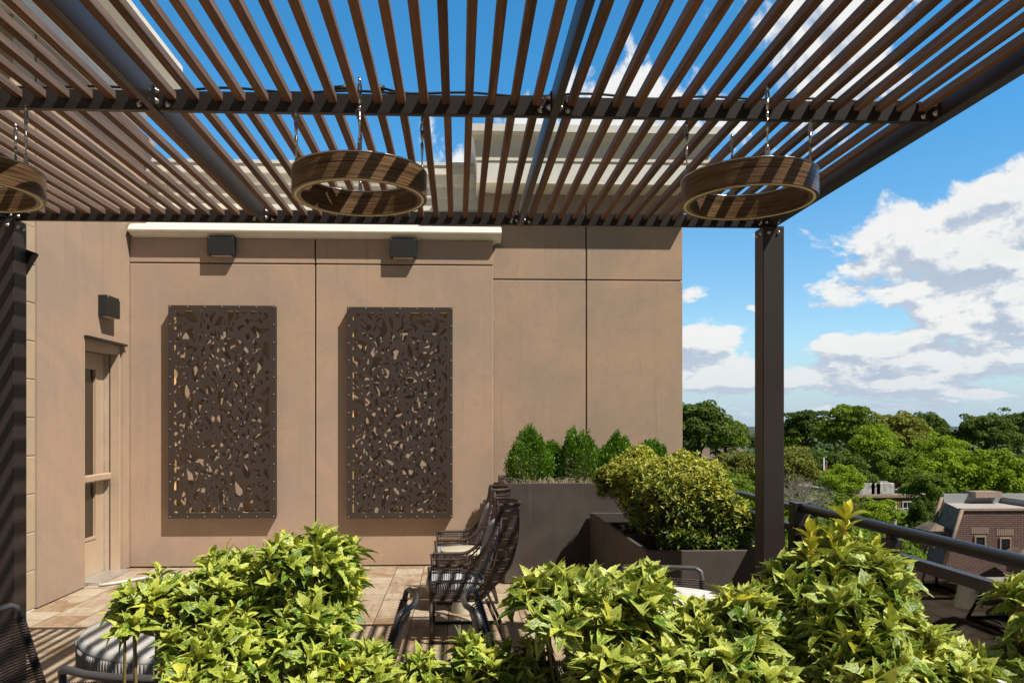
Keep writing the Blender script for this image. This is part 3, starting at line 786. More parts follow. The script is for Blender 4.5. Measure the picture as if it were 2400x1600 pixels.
hedge = [
 ('leafy variegated shrub at the left, in front of the fluted round table', [B(285,480,1350,1520,2.1,.16), B(400,620,1310,1640,2.1,.2), B(450,620,1420,1720,1.95,.2), B(310,430,1390,1490,2.1,.1)], 250, LT_narrow, (.055,.085), 'aucuba'),
 ('tallest variegated shrub of the left clump, below the right-hand wall panel', [B(560,815,1258,1560,2.15,.2), B(690,828,1240,1430,2.15,.13), B(560,830,1430,1720,2.0,.22)], 250, LT_narrow, (.055,.085), 'aucuba'),
 ('small low variegated shrub at the bottom edge, right of the left clump', [B(790,930,1505,1700,2.0,.12), B(880,1040,1535,1720,2.0,.12)], 80, LT_narrow, (.055,.08), 'aucuba'),
 ('small low variegated shrub at the bottom edge, below the wicker chairs', [B(1060,1190,1490,1700,2.0,.12), B(1140,1290,1520,1720,2.0,.12)], 90, LT_narrow, (.055,.085), 'aucuba'),
 ('broad-leaved variegated shrub in front of the low planter corner', [B(1215,1470,1345,1500,2.0,.18), B(1330,1560,1340,1680,2.0,.2), B(1330,1640,1480,1760,1.85,.2)], 230, LT_broad, (.062,.098), 'aucuba_r'),
 ('broad-leaved variegated shrub in front of the white round table', [B(1530,1740,1415,1680,1.95,.18), B(1620,1860,1390,1680,1.95,.2), B(1600,1830,1500,1780,1.8,.2)], 230, LT_broad, (.062,.098), 'aucuba_r'),
 ('broad-leaved variegated shrub with a tall yellow shoot beside the right post', [B(1790,2010,1310,1560,2.0,.18), B(1860,2120,1275,1520,2.0,.2), B(1830,2130,1380,1720,1.9,.24)], 290, LT_broad, (.062,.098), 'aucuba_r'),
 ('broad-leaved variegated shrub spreading low in front of the glass balustrade', [B(2050,2160,1440,1640,1.95,.14), B(2130,2270,1500,1600,1.95,.14), B(2020,2200,1540,1780,1.85,.18)], 150, LT_broad, (.062,.098), 'aucuba_r'),
 ('sparse variegated shrub cut by the right picture edge', [B(2375,2450,1375,1440,1.9,.07), B(2370,2480,1520,1620,1.9,.1), B(2430,2600,1440,1700,1.9,.15)], 36, LT_broad, (.075,.11), 'aucuba_r')]
for i, (lab, bl, n, tm, Ls, mt) in enumerate(hedge):
    cx = sum(b[0] for b in bl)/len(bl)
    rt = shrub('variegated_shrub', lab, (cx, 1.98, .50), bl, n, tm, Ls, M[mt], HP, n_in=.45)
    if i == 6:      # tall upright shoots
        for (u, vb, vt) in ((1978,1360,1208),(1948,1385,1262),(1900,1350,1240),(2052,1400,1290)):
            p0 = np.array(at(u-3, vb, 2.0)); p1 = np.array(at(u+2, vt, 2.0)); off = -np.array(rt.location)
            MB().tube([p0+off, (p0+p1)/2+off+np.array((.003,0,0)), p1+off], [.004,.0035,.0025], 6).build('young_shoot', M['orangestem'], rt)
            T = np.array([p0+(p1-p0)*t for t in (.35,.6,.82,1.0)]); A = np.tile((0,0,1.0), (4,1))
            dd = whorls(T, A, LT_broad, (.045,.075), nl=(4,6), young=1.0, el=(12,62))
            V, F, rn, uv, yg = scatter(*LT_broad, *dd)
            npmesh('shoot_leaves', V+off, F, M['aucuba_r'], rt, dict(rnd=rn, luv=uv, yng=yg), smooth=True)
# big yellow-green privet in the low planters
pr_b = [(1.76,6.25,1.02,.46,.66,.34),(1.58,6.80,1.03,.30,.42,.36),(2.02,6.35,.98,.28,.45,.36),(1.80,5.80,.93,.34,.28,.32),(2.05,5.72,.84,.20,.22,.22),(1.62,6.3,.92,.26,.45,.30),(1.52,6.05,.82,.18,.24,.18),(1.72,5.72,.72,.24,.22,.16),(1.95,5.65,.70,.2,.2,.14)]
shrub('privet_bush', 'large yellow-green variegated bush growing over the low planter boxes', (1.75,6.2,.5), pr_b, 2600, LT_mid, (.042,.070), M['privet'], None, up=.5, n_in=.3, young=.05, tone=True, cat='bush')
# boxwoods
bx = [(.76,8.13,.245,1.55),(1.28,8.18,.235,1.55),(1.70,8.2,.20,1.50),(2.08,8.25,.17,1.43),(1.02,8.45,.13,1.34)]
labs = ['dense green boxwood at the left end of the tall planter','tall green boxwood in the middle of the tall planter, at the wall joint','green boxwood of the tall planter partly hidden by the yellow bush','small boxwood at the right end of the tall planter','thin low boxwood at the back of the tall planter, between the two tallest']
for (x, y, r_, zt), lb in zip(bx, labs):
    root = empty('boxwood', (x, y, .93), lb, 'shrub', 'boxwoods in the tall planter')
    bl = [(x, y, 1.12, r_*1.08, r_*.95, .27)]
    for k in range(15):
        a = rng.uniform(0, 6.28); q = rng.uniform(.05, .9)*r_
        h = (zt-.97)*(1-.35*(q/r_)**2)*rng.uniform(.80, 1.05)
        bl.append((x+q*math.cos(a), y+q*math.sin(a), .97+h*.5, r_*.23, r_*.23, h*.53))
    T, A = surf_points(bl, 10000, .05, lo=-.6, shell=(.6, 1.0))
    D = unit(A+np.array([0,0,.9])+rng.normal(0, .45, A.shape)); N = unit(A+rng.normal(0, .5, A.shape))
    L = rng.uniform(.018, .032, len(T))
    V, F, rn, uv, yg = scatter(*LT_small, T, D, N, L, L*1.3, None, (rng.random(len(T)) < .12)*.8)
    npmesh('foliage', V-np.array(root.location), F, M['boxwood'], root, dict(rnd=rn, luv=uv, yng=yg))
    MB().tube([(0,0,-.06),(0,0,.2)], [.02,.012], 6).build('stem', M['stem'], root)
# dry grass
st = MB()
for i in range(520):
    x = random.uniform(.6, 2.2); y = random.uniform(7.68, 8.1); a = random.uniform(0, 6.28); l = random.uniform(.04, .13); t_ = random.uniform(.2, 1.2)
    p = (x, y, .94); q = (x+math.cos(a)*l*.5*t_, y+math.sin(a)*l*.5*t_, .94+l*.7); r2 = (x+math.cos(a)*l*1.2*t_, y+math.sin(a)*l*1.2*t_, .94+l*.8)
    st.tube([p, q, r2], [.0022,.0018,.001], 3, cap=False)
o = st.build('dry_grass', m_plain('dry grass', (.50,.42,.26), .9)); tag(o, 'dry straw-coloured grass tufts along the front edge of the tall planter', 'grass', kind='stuff')

# ------------------------------------------------------------------ railing
rl = empty('terrace_railing', (2.23, 5, 0), 'dark bronze railing with glass panels along the right edge of the terrace', 'railing')
RXX = 2.245
P(MB().tube([(RXX,-1.0,1.045),(RXX,4.93,1.045)], .031, 16), 'handrail', M['bronze'], rl)
P(MB().box(RXX-.027, RXX+.027, -1.0, 4.9, .882, .934, .003), 'lower_rail', M['bronze'], rl)
P(MB().box(RXX-.045, RXX+.02, 5.02, 8.88, 1.015, 1.055, .003), 'handrail', M['bronze'], rl)
P(MB().box(RXX-.045, RXX+.02, 5.02, 8.88, .885, .925, .003), 'lower_rail', M['bronze'], rl)
P(MB().box(RXX-.045, RXX+.02, 5.02, 8.88, .09, .13, .003), 'lower_rail', M['bronze'], rl)
P(MB().box(RXX-.055, RXX+.035, 4.93, 5.02, .0, 1.078, .003), 'corner_post', M['bronze'], rl)
for y in (4.42, 3.90, 2.2, .6):
    P(MB().box(RXX-.022, RXX+.022, y-.02, y+.02, .0, 1.02, .002).box(RXX-.03, RXX+.03, y-.045, y+.045, .938, 1.0, .002) if y < 4.3 else MB().box(RXX-.022, RXX+.022, y-.02, y+.02, .0, 1.02, .002), 'rail_post', M['bronze2'], rl)
yb = None
for k in range(36):
    y = 5.1+k*.105
    if yb is None: yb = MB().box(-.009,.009,-.009,.009,.13,.886).build('baluster', M['bronze'], rl); b = yb
    else: b = yb.copy(); COL.objects.link(b); b.parent = rl
    b.location = (RXX-.012-2.23, y-5, 0)
for (a, b_) in ((3.94,4.90),(2.24,3.86),(.64,2.16)):
    P(MB().box(RXX-.006, RXX+.006, a, b_, .06, .881), 'glass_pane', M['glass'], rl)

# ------------------------------------------------------------------ wicker wing chairs
def wicker_chair(loc, label):
    r = empty('wicker_chair', loc, label, 'chair', 'high-backed wicker wing chairs')
    hw = .275; xf = -.20; xb = .30; z0 = .315
    def base(q):       # q in -1..1 round the U
        a = abs(q); sg = 1 if q >= 0 else -1
        if a > .45: t = (a-.45)/.55; return (.13+(xf-.13)*t, sg*hw)
        w_ = a/.45*math.pi/2; return (.13+.17*math.cos(w_), sg*hw*math.sin(w_))
    def ztop(q):
        a = abs(q)
        if a < .46: return 1.0
        if a > .70: return .562
        t = (a-.46)/.24; return 1.0-.438*(1-(1-t)**3.2)
    def pos(q, z):
        bx_, by_ = base(q); t = max(0, (z-z0)/(1.0-z0)); a = abs(q)
        lean = .165*(1-(1-min(1, t))**2.6)*(1 if a < .50 else max(0, 1-(a-.50)/.2) if a < .70 else 0)
        tuck = -.10*(1-min(1, (z-z0)/.25))**2*(1-a)      # rear curves in under the seat
        pinch = 1-.10*t
        return (bx_+lean+tuck, by_*pinch, z)
    fr = MB()
    Q = np.linspace(-1, 1, 161)
    fr.tube([pos(q, ztop(q)) for q in Q], .0135, 8)
    fr.tube([pos(q, ztop(q)-.045) for q in Q if abs(q) < .97], .007, 6)
    fr.tube([pos(q, z0) for q in Q], .013, 8)
    fr.tube([(xf, -hw, z0), (xf, hw, z0)], .013, 8)
    for s in (-1, 1):
        fr.tube([(xf, s*hw, z0), (xf-.012, s*hw, .56)], .014, 8)
        fr.tube([pos(s*.62, z0), pos(s*.62, .48), pos(s*.62, ztop(.62))], .009, 6)
        fr.tube([pos(s*.42, z0+.0), pos(s*.42, .5), pos(s*.42, .75), pos(s*.42, ztop(.42))], .010, 6)
    fr.build('frame', M['wicker'], r)
    wv = MB()
    for q in np.linspace(-.995, .995, 88):
        zt = ztop(q)-.01; k = 6
        wv.tube([pos(q, z0+(zt-z0)*i/k) for i in range(k+1)], .0028, 4, cap=False)
    for z in (.325,.335,.345,.355,.37,.44,.515,.535,.60,.675,.75,.825,.90,.955):
        seg = []
        for q in np.linspace(-1, 1, 121):
            if ztop(q) >= z-.002: seg.append(pos(q, z))
            else:
                if len(seg) > 2: wv.tube(seg, .0052, 5)
                seg = []
        if len(seg) > 2: wv.tube(seg, .0052, 5)
    wv.build('weave', M['wicker'], r)
    for s in (-1, 1):
        MB().tube([(xf, s*hw, z0), (xf, s*hw, .012)], .013, 8).build('leg', M['wicker'], r)
        MB().tube([(.20, s*hw*.8, z0), (.335, s*hw, .012)], .012, 8).build('leg', M['wicker'], r)
    sk = MB(); sk.tube([(xf,-hw,.014),(.335,-hw,.014),(.335,hw,.014),(xf,hw,.014)], .013, 8, closed=True); sk.build('skid', M['wicker'], r)
    cu = MB().box(xf-.05, .20, -.245, .245, z0+.01, z0+.155, .045); o = cu.build('seat_cushion', M['fabric_w'], r)
    sd = o.modifiers.new('s', 'SUBSURF'); sd.levels = 2; sd.render_levels = 2
    for f in o.data.polygons: f.use_smooth = True
    pl = MB().box(-.055, .055, -.20, .20, -.22, .22, .05); o = pl.build('back_pillow', M['fabric'], r)
    o.location = (.225, 0, z0+.34); o.rotation_euler = (0, R(16), 0)
    sd = o.modifiers.new('s', 'SUBSURF'); sd.levels = 2; sd.render_levels = 2
    for f in o.data.polygons: f.use_smooth = True
    return r
wicker_chair((0, 5.83, 0), 'high-backed wicker chair standing in front of the small cream table')
wicker_chair((.01, 7.06, 0), 'high-backed wicker chair by the wall, behind the small cream table')
# small side table
tb = empty('side_table', (.05, 6.52, 0), 'small round cream side table between the wicker chairs', 'side table')
MB().lathe([(.0001,.53),(.195,.53),(.205,.525),(.205,.505),(.19,.495),(.0001,.495)], 48).build('tabletop', M['tablecream'], tb)
MB().lathe([(.085,.495,0),(.075,.38,1),(.07,.26,1),(.085,.12,1),(.11,.035,1),(.11,.0,0)], 96, flute=.05).build('pedestal', M['tablecream'], tb)

# ------------------------------------------------------------------ round tables
def round_table(x, y, h, Rr, label, top, side):
    t = empty('round_table', (x, y, 0), label, 'table', 'round fluted terrace tables')
    MB().lathe([(.0001,h),(Rr-.025,h),(Rr-.012,h-.006),(Rr-.004,h-.022),(Rr-.004,h-.03)], 120).build('tabletop', top, t)
    MB().lathe([(Rr,h-.03),(Rr,h-.125),(Rr-.05,h-.14),(.0001,h-.14)], 120).build('rim', side, t)
    n = 200; fl_ = MB()
    for k in range(n):
        w_ = 2*math.pi*k/n; a = (math.cos(w_), math.sin(w_))
        fl_.tube([(Rr*a[0], Rr*a[1], h-.124), (Rr*a[0], Rr*a[1], h-.032)], .0055, 5)
    fl_.build('fluting', side, t)
    MB().lathe([(Rr*.42,h-.14),(Rr*.36,h*.5),(Rr*.45,0)], 60).build('pedestal', side, t)
    return t
round_table(-1.262, 3.90, .60, .575, 'round table with a ribbed grey rim behind the left shrubs', M['tabletop'], M['fluted'])
round_table(.95, 3.60, .74, .46, 'white-topped round table behind the right shrubs', M['white'], M['white'])

# ------------------------------------------------------------------ rope chairs
def rope_chair(loc, rz, label, arms=False):
    r = empty('rope_chair', loc, label, 'chair', 'rope-weave dining chairs', rz)   # faces +x
    W = .25; hb = .80
    st = lambda z: -.22-.12*max(0, (z-.42)/.4)
    fr = MB()
    pts = [(st(.42),-W,.42),(st(.74),-W,.74),(st(.78),-W+.005,.785),(st(.80)-.01,-W+.03,hb),(st(.8)-.045,-W*.45,hb),(st(.8)-.055,0,hb),(st(.8)-.045,W*.45,hb),(st(.80)-.01,W-.03,hb),(st(.78),W-.005,.785),(st(.74),W,.74),(st(.42),W,.42)]
    fr.tube(pts, .0135, 10)
    fr.tube([(st(.42),-W,.42),(.24,-W,.43),(.24,W,.43),(st(.42),W,.42)], .0125, 8, closed=True)
    fr.build('frame', M['tubegrey'], r)
    for s in (-1, 1):
        MB().tube([(.23, s*W, .43), (.25, s*W, .012)], [.0135, .011], 8).build('leg', M['tubegrey'], r)
        MB().tube([(st(.42), s*W, .42), (-.27, s*W, .012)], [.0135, .011], 8).build('leg', M['tubegrey'], r)
    rp = MB(); z = .44
    while z < .745:
        x = st(z)
        rp.tube([(x+.012,-W-.012,z),(x-.028,-W*.5,z+.004),(x-.045,0,z+.006),(x-.028,W*.5,z+.004),(x+.012,W+.012,z)], .0042, 5)
        for s in (-1, 1): rp.tube([(x+.017*math.cos(w_), s*W+.017*math.sin(w_), z+.002) for w_ in np.linspace(0, 6.28, 9)[:-1]], .0042, 5, closed=True)
        z += .0115
    rp.build('back_ropes', M['rope'], r)
    sp = MB(); x = st(.42)+.02
    while x < .235:
        sp.tube([(x,-W-.014,.437),(x,0,.428),(x,W+.014,.437)], .0042, 5); x += .0118
    sp.build('seat_ropes', M['rope'], r)
    return r
rope_chair((-1.60, 3.25, 0), R(5), 'rope-backed chair at the left picture edge, beside the ribbed table')
rope_chair((-.985, 2.83, 0), R(77), 'rope-backed chair seen from behind at the bottom left, its bare grey top rail showing')
rope_chair((1.08, 3.83, 0), R(-90), 'rope-backed chair facing us across the white-topped table')
rope_chair((-.58, 3.48, 0), R(180), 'rope-backed chair in the middle aisle, its bowed rail end-on, facing the ribbed table')
rope_chair((.41, 3.48, 0), R(0), 'rope-backed chair before the wicker chairs, its bowed rail end-on, facing the white table')
# low white ledge in the lower right corner (top of a white serving cabinet)
cb2 = empty('white_cabinet', (1.75, 2.5, 0), 'white-topped low cabinet in the lower right corner beside the glass', 'cabinet')
a = at(2200,1522,2.75); 
P(MB().box(1.35, 1.915, 2.46, 2.88, .70, .745, .006), 'cabinet_top', M['white'], cb2)
P(MB().box(1.38, 1.885, 2.49, 2.85, .02, .70, .004), 'cabinet_body', M['planter'], cb2)

# ------------------------------------------------------------------ background trees
def crown_mesh(seed, rx, rz, n, card, nb, flat=1.0):
    r = np.random.default_rng(seed)
    bl = []
    for k in range(nb):
        d = unit(r.normal(size=3)); d[2] = abs(d[2])*1.0-.25 if r.random() < .85 else d[2]
        q = r.uniform(.42, .93); s = r.uniform(.13, .29)
        bl.append((d[0]*rx*q, d[1]*rx*q, d[2]*rz*q, rx*s, rx*s, rx*s*.9*flat))
    bl.append((0,0,0,rx*.55,rx*.55,rz*.55))
    Bn = np.array(bl); w = Bn[:, 3]**2; w /= w.sum()
    idx = r.choice(len(Bn), n, p=w); d = unit(r.normal(size=(n, 3))); d[:, 2] = np.where(r.random(n) < .7, np.abs(d[:, 2]), d[:, 2])
    rad = r.uniform(.75, 1.08, n)
    p = Bn[idx, :3]+d*Bn[idx, 3:6]*rad[:, None]
    D = unit(np.cross(d, r.normal(size=(n, 3)))+d*.35); N = unit(d+r.normal(0, .55, (n, 3)))
    t4 = np.array([(-.5,-.5,0),(.45,-.6,.08),(.6,.45,-.05),(-.4,.55,.1)]); f4 = np.array([(0,1,2,3)])
    L = r.uniform(.6, 1.35, n)*card
    V, F, rn, uv, yg = scatter(t4, f4, np.zeros((4, 3)), p, D, N, L, L*r.uniform(.7, 1.2, n), r.random(n))
    # clump brightness: each blob its own tone
    tone = r.random(len(Bn)); rn = np.clip(np.repeat(tone[idx]*.6+r.random(n)*.45-.05, 4), 0, 1)
    return V, F, rn, bl
protos = {}
def tree(kind, x, y, zc, rx, rz, mi, name, label, group='trees beyond the terrace'):
    seeds, n, card, nb, flat = kind
    key = (seeds, mi)
    ground = -14
    root = empty(name, (x, y, ground), label, 'tree', group, random.uniform(0, 6.28))
    if key not in protos:
        V, F, rn, bl = crown_mesh(seeds, 1.0, 1.0, n, card, nb, flat)
        o = npmesh('crown', V, F, TM[mi], root, dict(rnd=rn)); protos[key] = (o.data, bl)
    else: o = link('crown', protos[key][0], root)
    H = zc-ground
    o.location = (0, 0, H); o.scale = (rx, rx, rz)
    tk = MB(); tk.tube([(0,0,0),(.1*rx*.2,0,H*.5),(0,0,H*.9),(0,0,H+rz*.3)], [rx*.07, rx*.055, rx*.04, rx*.015], 8)
    for b in protos[key][1][:9]:
        e = Vector((b[0]*rx, b[1]*rx, H+b[2]*rz)); s_ = Vector((0, 0, H-rz*.5+random.uniform(-.2,.4)*rz))
        tk.tube([s_, (s_+e)/2+Vector((0,0,-.1*rz)), e], [rx*.03, rx*.02, rx*.008], 5)
    tk.build('trunk', M['bark'], root)
    return root
K_oak = (21, 13000, .05, 90, .9); K_oak2 = (22, 13000, .05, 110, .8); K_pine = (23, 11000, .05, 95, .35); K_maple = (24, 15000, .046, 120, 1.0); K_airy = (25, 7000, .045, 80, .6)
kinds = [K_oak, K_oak2, K_pine, K_maple, K_airy]
# (u, v_top, v_mid, half width px, distance, kind, material, label)
TL = [
 (1640,925,1000,85,95,0,0,'dark rounded oak filling the gap between the wall edge and the post'),
 (1590,940,1010,60,100,1,0,'dark tree just behind the edge of the rough stucco wall'),
 (1700,975,1030,55,120,1,1,'mid-green tree left of the right post, beyond the dark oak'),
 (1735,1040,1090,60,70,0,3,'olive-toned tree directly behind the right post'),
 (1720,1090,1150,60,60,4,1,'smaller tree under the olive one, left of the post'),
 (1890,948,1010,62,110,2,0,'layered dark pine right of the post on the skyline'),
 (1835,985,1040,45,120,1,2,'bright tree beside the right edge of the post'),
 (1995,928,1015,78,95,2,1,'tallest layered pine on the skyline'),
 (2100,950,1020,85,105,0,3,'broad tree right of the tallest pine'),
 (2170,960,1020,55,115,1,0,'darker tree sloping down to the dip in the skyline'),
 (2200,1005,1060,70,95,4,2,'light green tree below the dip in the skyline'),
 (2310,958,1020,70,110,0,0,'dark round oak on the skyline near the right edge'),
 (2385,948,1010,60,115,4,0,'airy tree on the skyline at the right edge'),
 (2050,985,1060,65,80,3,2,'bright tree in front of the tallest pine'),
 (1960,1030,1090,80,75,0,0,'dark tree below the layered pines'),
 (1850,1030,1085,75,70,1,3,'olive tree right of the post, above the bare shrub'),
 (2110,1030,1100,70,75,0,1,'mid-green tree behind the flat white roof'),
 (2230,1040,1100,90,60,3,2,'large bright maple behind the brick mansard building'),
 (2330,1040,1110,85,58,3,2,'bright maple at the right, over the mansard roof'),
 (2180,1085,1140,60,56,0,1,'mid-green tree left of the mansard roof'),
 (1975,1080,1120,55,55,3,2,'yellow-green tree left of the flat white roof'),
 (1925,1130,1180,75,48,0,1,'green tree low beyond the handrail'),
 (2060,1150,1180,55,50,4,2,'airy light green tree in front of the distant brick building'),
 (1830,1150,1200,70,42,4,1,'sparse tree just beyond the rail corner'),
 (1990,1200,1250,95,38,1,1,'dense tree below the handrail'),
 (1880,1230,1290,80,30,3,2,'bright yellow-green tree close beyond the rail'),
 (2090,1250,1300,70,34,3,1,'green tree beneath the lower rail'),
 (2160,1150,1220,35,50,0,0,'dark narrow tree between the two brick buildings'),
 (1760,1150,1230,70,34,3,2,'bright tree seen through the balusters left of the post'),
 (1600,1120,1200,90,50,0,1,'green tree behind the yellow bush'),
 (2395,1050,1120,60,75,1,0,'dark tree behind the maples at the right edge'),
]
for (u, vt, vm, hwp, Y, kd, mi, lb) in TL:
    if Y > 90: vt -= 10
    a = at(u, vt, Y); b = at(u, vm, Y); c_ = at(u+hwp, vm, Y)
    rx = (c_[0]-b[0]); rz = (a[2]-b[2])
    kd_ = kinds[kd]; rz = max(rz, rx*1.0); zc = a[2]-rz*1.0
    tree(kd_, b[0], Y, zc, rx, rz, mi, 'pine_tree' if kd == 2 else 'leafy_tree', lb)
# more woods further away: one mass
VV, FF, RR = [], [], []; o_ = 0
for k in range(240):
    A_ = R(random.uniform(-8, 62)); D_ = random.uniform(150, 420)
    x, y = D_*math.sin(A_), D_*math.cos(A_)
    V, F, rn, bl = crown_mesh(100+k % 6, 1.0, 1.0, 900, .16, 22)
    rx = random.uniform(7, 12); top = random.uniform(-5.5, -1.0) if D_ < 300 else random.uniform(-3.5, .8)
    VV.append(V*np.array((rx, rx, rx*.8))+np.array((x, y, top-rx*.8))); FF.append(F+o_); RR.append(rn); o_ += len(V)
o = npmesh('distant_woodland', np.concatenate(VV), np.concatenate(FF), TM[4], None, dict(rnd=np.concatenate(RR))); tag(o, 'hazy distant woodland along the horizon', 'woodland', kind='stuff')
# undergrowth carpet below the nearer trees
VV, FF, RR = [], [], []; o_ = 0
for k in range(150):
    A_ = R(random.uniform(14, 50)); D_ = random.uniform(60, 150)
    x, y = D_*math.sin(A_), D_*math.cos(A_)
    V, F, rn, bl = crown_mesh(200+k % 5, 1.0, 1.0, 1100, .12, 22)
    rx = random.uniform(3.5, 6); top = random.uniform(-8.5, -4.5)
    VV.append(V*np.array((rx, rx, rx*.8))+np.array((x, y, top-rx*.8))); FF.append(F+o_); RR.append(rn); o_ += len(V)
o = npmesh('undergrowth', np.concatenate(VV), np.concatenate(FF), TM[1], None, dict(rnd=np.concatenate(RR))); tag(o, 'continuous mass of lower greenery filling the gaps between the trees', 'greenery', kind='stuff')
# leafless twiggy tree
bt = empty('bare_tree', (*at(1880,1150,44)[:2], -14), 'pale leafless twiggy tree right of the post above the handrail', 'tree')
base = Vector(at(1880,1230,44))-Vector(bt.location); tk = MB().tube([(0,0,0),(0.1,0,base.z)], [.16,.1], 7); tw_ = MB()
def grow(p, d, l, r_, dep):
    q = p+d*l; m_ = (p+q)/2+Vector(rng.normal(0, l*.07, 3)); tw_.tube([p, m_, q], [r_, r_*.8, r_*.6], 4, cap=False)
    if dep == 0: return
    for k in range(4 if dep > 2 else 3):
        nd = (d+Vector(rng.normal(0, .48, 3))); nd.z += .04; nd.normalize(); grow(q if k else m_, nd, l*random.uniform(.62,.85), r_*.58, dep-1)
for k in range(7):
    d = Vector((random.uniform(-.7,.7), random.uniform(-.5,.5), random.uniform(.5,1))).normalized(); grow(base, d, 1.05, .045, 4)
tk.build('trunk', M['twig'], bt); tw_.build('branches', M['twig'], bt)

# ------------------------------------------------------------------ background buildings
def win(par, x, y, z, w_, h, off, fm=None, bars=True):
    f = MB(); t = .07
    f.box(x-w_/2-t, x-w_/2, y-.06, y+.02, z-h/2-t, z+h/2+t); f.box(x+w_/2, x+w_/2+t, y-.06, y+.02, z-h/2-t, z+h/2+t)
    f.box(x-w_/2, x+w_/2, y-.06, y+.02, z+h/2, z+h/2+t); f.box(x-w_/2, x+w_/2, y-.06, y+.02, z-h/2-t, z-h/2)
    if bars: f.box(x-w_/2, x+w_/2, y-.04, y, z-.025, z+.025); f.box(x-.02, x+.02, y-.035, y, z-h/2, z+h/2)
    f.v = [(a_-off[0], b_-off[1], c_-off[2]) for a_, b_, c_ in f.v]
    o = f.build('window', fm or M['white'], par)
    g_ = MB().box(x-w_/2, x+w_/2, y-.02, y-.01, z-h/2, z+h/2); g_.v = [(a_-off[0], b_-off[1], c_-off[2]) for a_, b_, c_ in g_.v]
    g_.build('pane', M['wdark'], o)
# brick mansard building
L0 = (25.2, 38, -14)
mb_ = empty('brick_building', L0, 'near brown brick building with slate mansard side and flat pale roof at the right', 'building')
def loc(mb): mb.v = [(a-L0[0], b-L0[1], c-L0[2]) for a, b, c in mb.v]; return mb
tl = at(2256,1196,38); bl_ = at(2212,1332,38); zt = tl[2]; zb = bl_[2]; xr = 44
bk_l = at(2212,1172,42.0)
w = MB().add([(bl_[0],38,zb),(xr,38,zb),(xr,38,zt),(tl[0],38,zt),(bl_[0],38,-14),(xr,38,-14)], [(0,1,2,3),(4,5,1,0)])
loc(w).build('wall', M['brick'], mb_)
dx = bk_l[0]-tl[0]; dy = 4.0
sl = MB().add([(bl_[0],38,zb),(tl[0],38,zt),(tl[0]+dx,38+dy,zt+.02),(bl_[0]+dx,38+dy,zb)], [(0,1,2,3)])
loc(sl).build('mansard_slope', M['shingle'], mb_)
loc(MB().add([(bl_[0],38,zb),(bl_[0]+dx,38+dy,zb),(bl_[0],38,-14),(bl_[0]+dx,38+dy,-14)], [(0,1,3,2)])).build('side_wall', M['brick'], mb_)
loc(MB().add([(tl[0],38,zt-.05),(xr,38,zt-.05),(xr+dx,38+dy,zt-.05),(tl[0]+dx,38+dy,zt-.05)], [(0,1,2,3)])).build('roof', M['roofwhite'], mb_)
# coping and verge
cp = MB(); cp.box(tl[0]-.05, xr, 37.92, 38.25, zt, zt+.10)
cp.tube([(tl[0]-.05,37.95,zt+.05),(bl_[0]-.08,37.95,zb)], .10, 4)
cp.tube([(tl[0]+dx-.1,38+dy,zt+.3),(bl_[0]+dx-.2,38+dy,zb)], .10, 4)
loc(cp).build('coping', M['tan'], mb_)
pb = MB().add([(tl[0]+dx,38+dy,zt-.05),(xr+dx,38+dy,zt-.05),(xr+dx,38+dy,zt+.42),(tl[0]+dx,38+dy,zt+.42)], [(0,1,2,3)]).box(tl[0]+dx, xr+dx, 38+dy, 38+dy+.2, zt+.42, zt+.47)
pb.box(tl[0]+dx+3.3, tl[0]+dx+3.5, 38.3, 38+dy, zt-.04, zt+.3)
loc(pb).build('parapet', M['roofgrey'], mb_)
loc(MB().box(tl[0]+dx+1.5, tl[0]+dx+3.0, 38+dy-.5, 38+dy+.4, zt+.3, zt+.62)).build('chimney', M['tan'], mb_)
for (u, v) in ((2296,1274),(2355,1278)):
    q = at(u, v, 38); win(mb_, q[0], 37.99, q[2], .45, .7, L0, M['tan'], False)
    ar = MB()
    for k in range(9):
        xx = q[0]-.40+k*.1; ar.box(xx-.035, xx+.035, 37.975, 38.0, q[2]+.52, q[2]+.82)
    loc(ar).build('window_arch', M['tan'], mb_)
# dormers on the slope
for i, (u, v) in enumerate(((2196,1240),(2402,1302))):
    q = at(u, v, 38.8 if i == 0 else 36.6); y0 = q[1]
    d = MB(); d.box(q[0]-.35, q[0]+.45, y0-.25, y0+.8, q[2]-.9, q[2]-.05)
    dd = loc(d).build('dormer', M['tan'], mb_)
    rf = MB().add([(q[0]-.65,y0-.45,q[2]-.03),(q[0]+.65,y0-.45,q[2]-.03),(q[0]+.65,y0+.9,q[2]-.03),(q[0]-.65,y0+.9,q[2]-.03),(q[0]-.1,y0,q[2]+.33),(q[0]+.1,y0+.9,q[2]+.33)], [(0,1,4),(1,2,5,4),(2,3,5),(3,0,4,5),(0,3,2,1)])
    loc(rf).build('dormer_roof', M['shingle'], dd)
    loc(MB().box(q[0]-.2, q[0]+.28, y0-.27, y0-.255, q[2]-.8, q[2]-.2)).build('dormer_window', M['wdark'], dd)
q = at(2200,1345,37); loc(MB().add([(q[0]-1.5,36,q[2]+.5),(q[0]+.9,36.2,q[2]-1.0),(q[0]+1.3,38,q[2]-.8),(q[0]-.4,39.5,q[2]+.6)], [(0,1,2,3)])).build('porch_roof', M['shingle'], mb_)
# low deck and pots in the yard below
q = at(2300,1400,30)
yd = empty('garden_deck', (q[0], 30, -14), 'pale low roof deck below the brick gable', 'deck')
MB().box(-3,6,-3,4,q[2]+14-.2,q[2]+14).build('deck_top', m_plain('weathered deck', (.30,.27,.24), .9), yd)
MB().box(-2.8,5.8,-2.8,3.8,0,q[2]+14-.2).build('deck_body', M['tan'], yd)
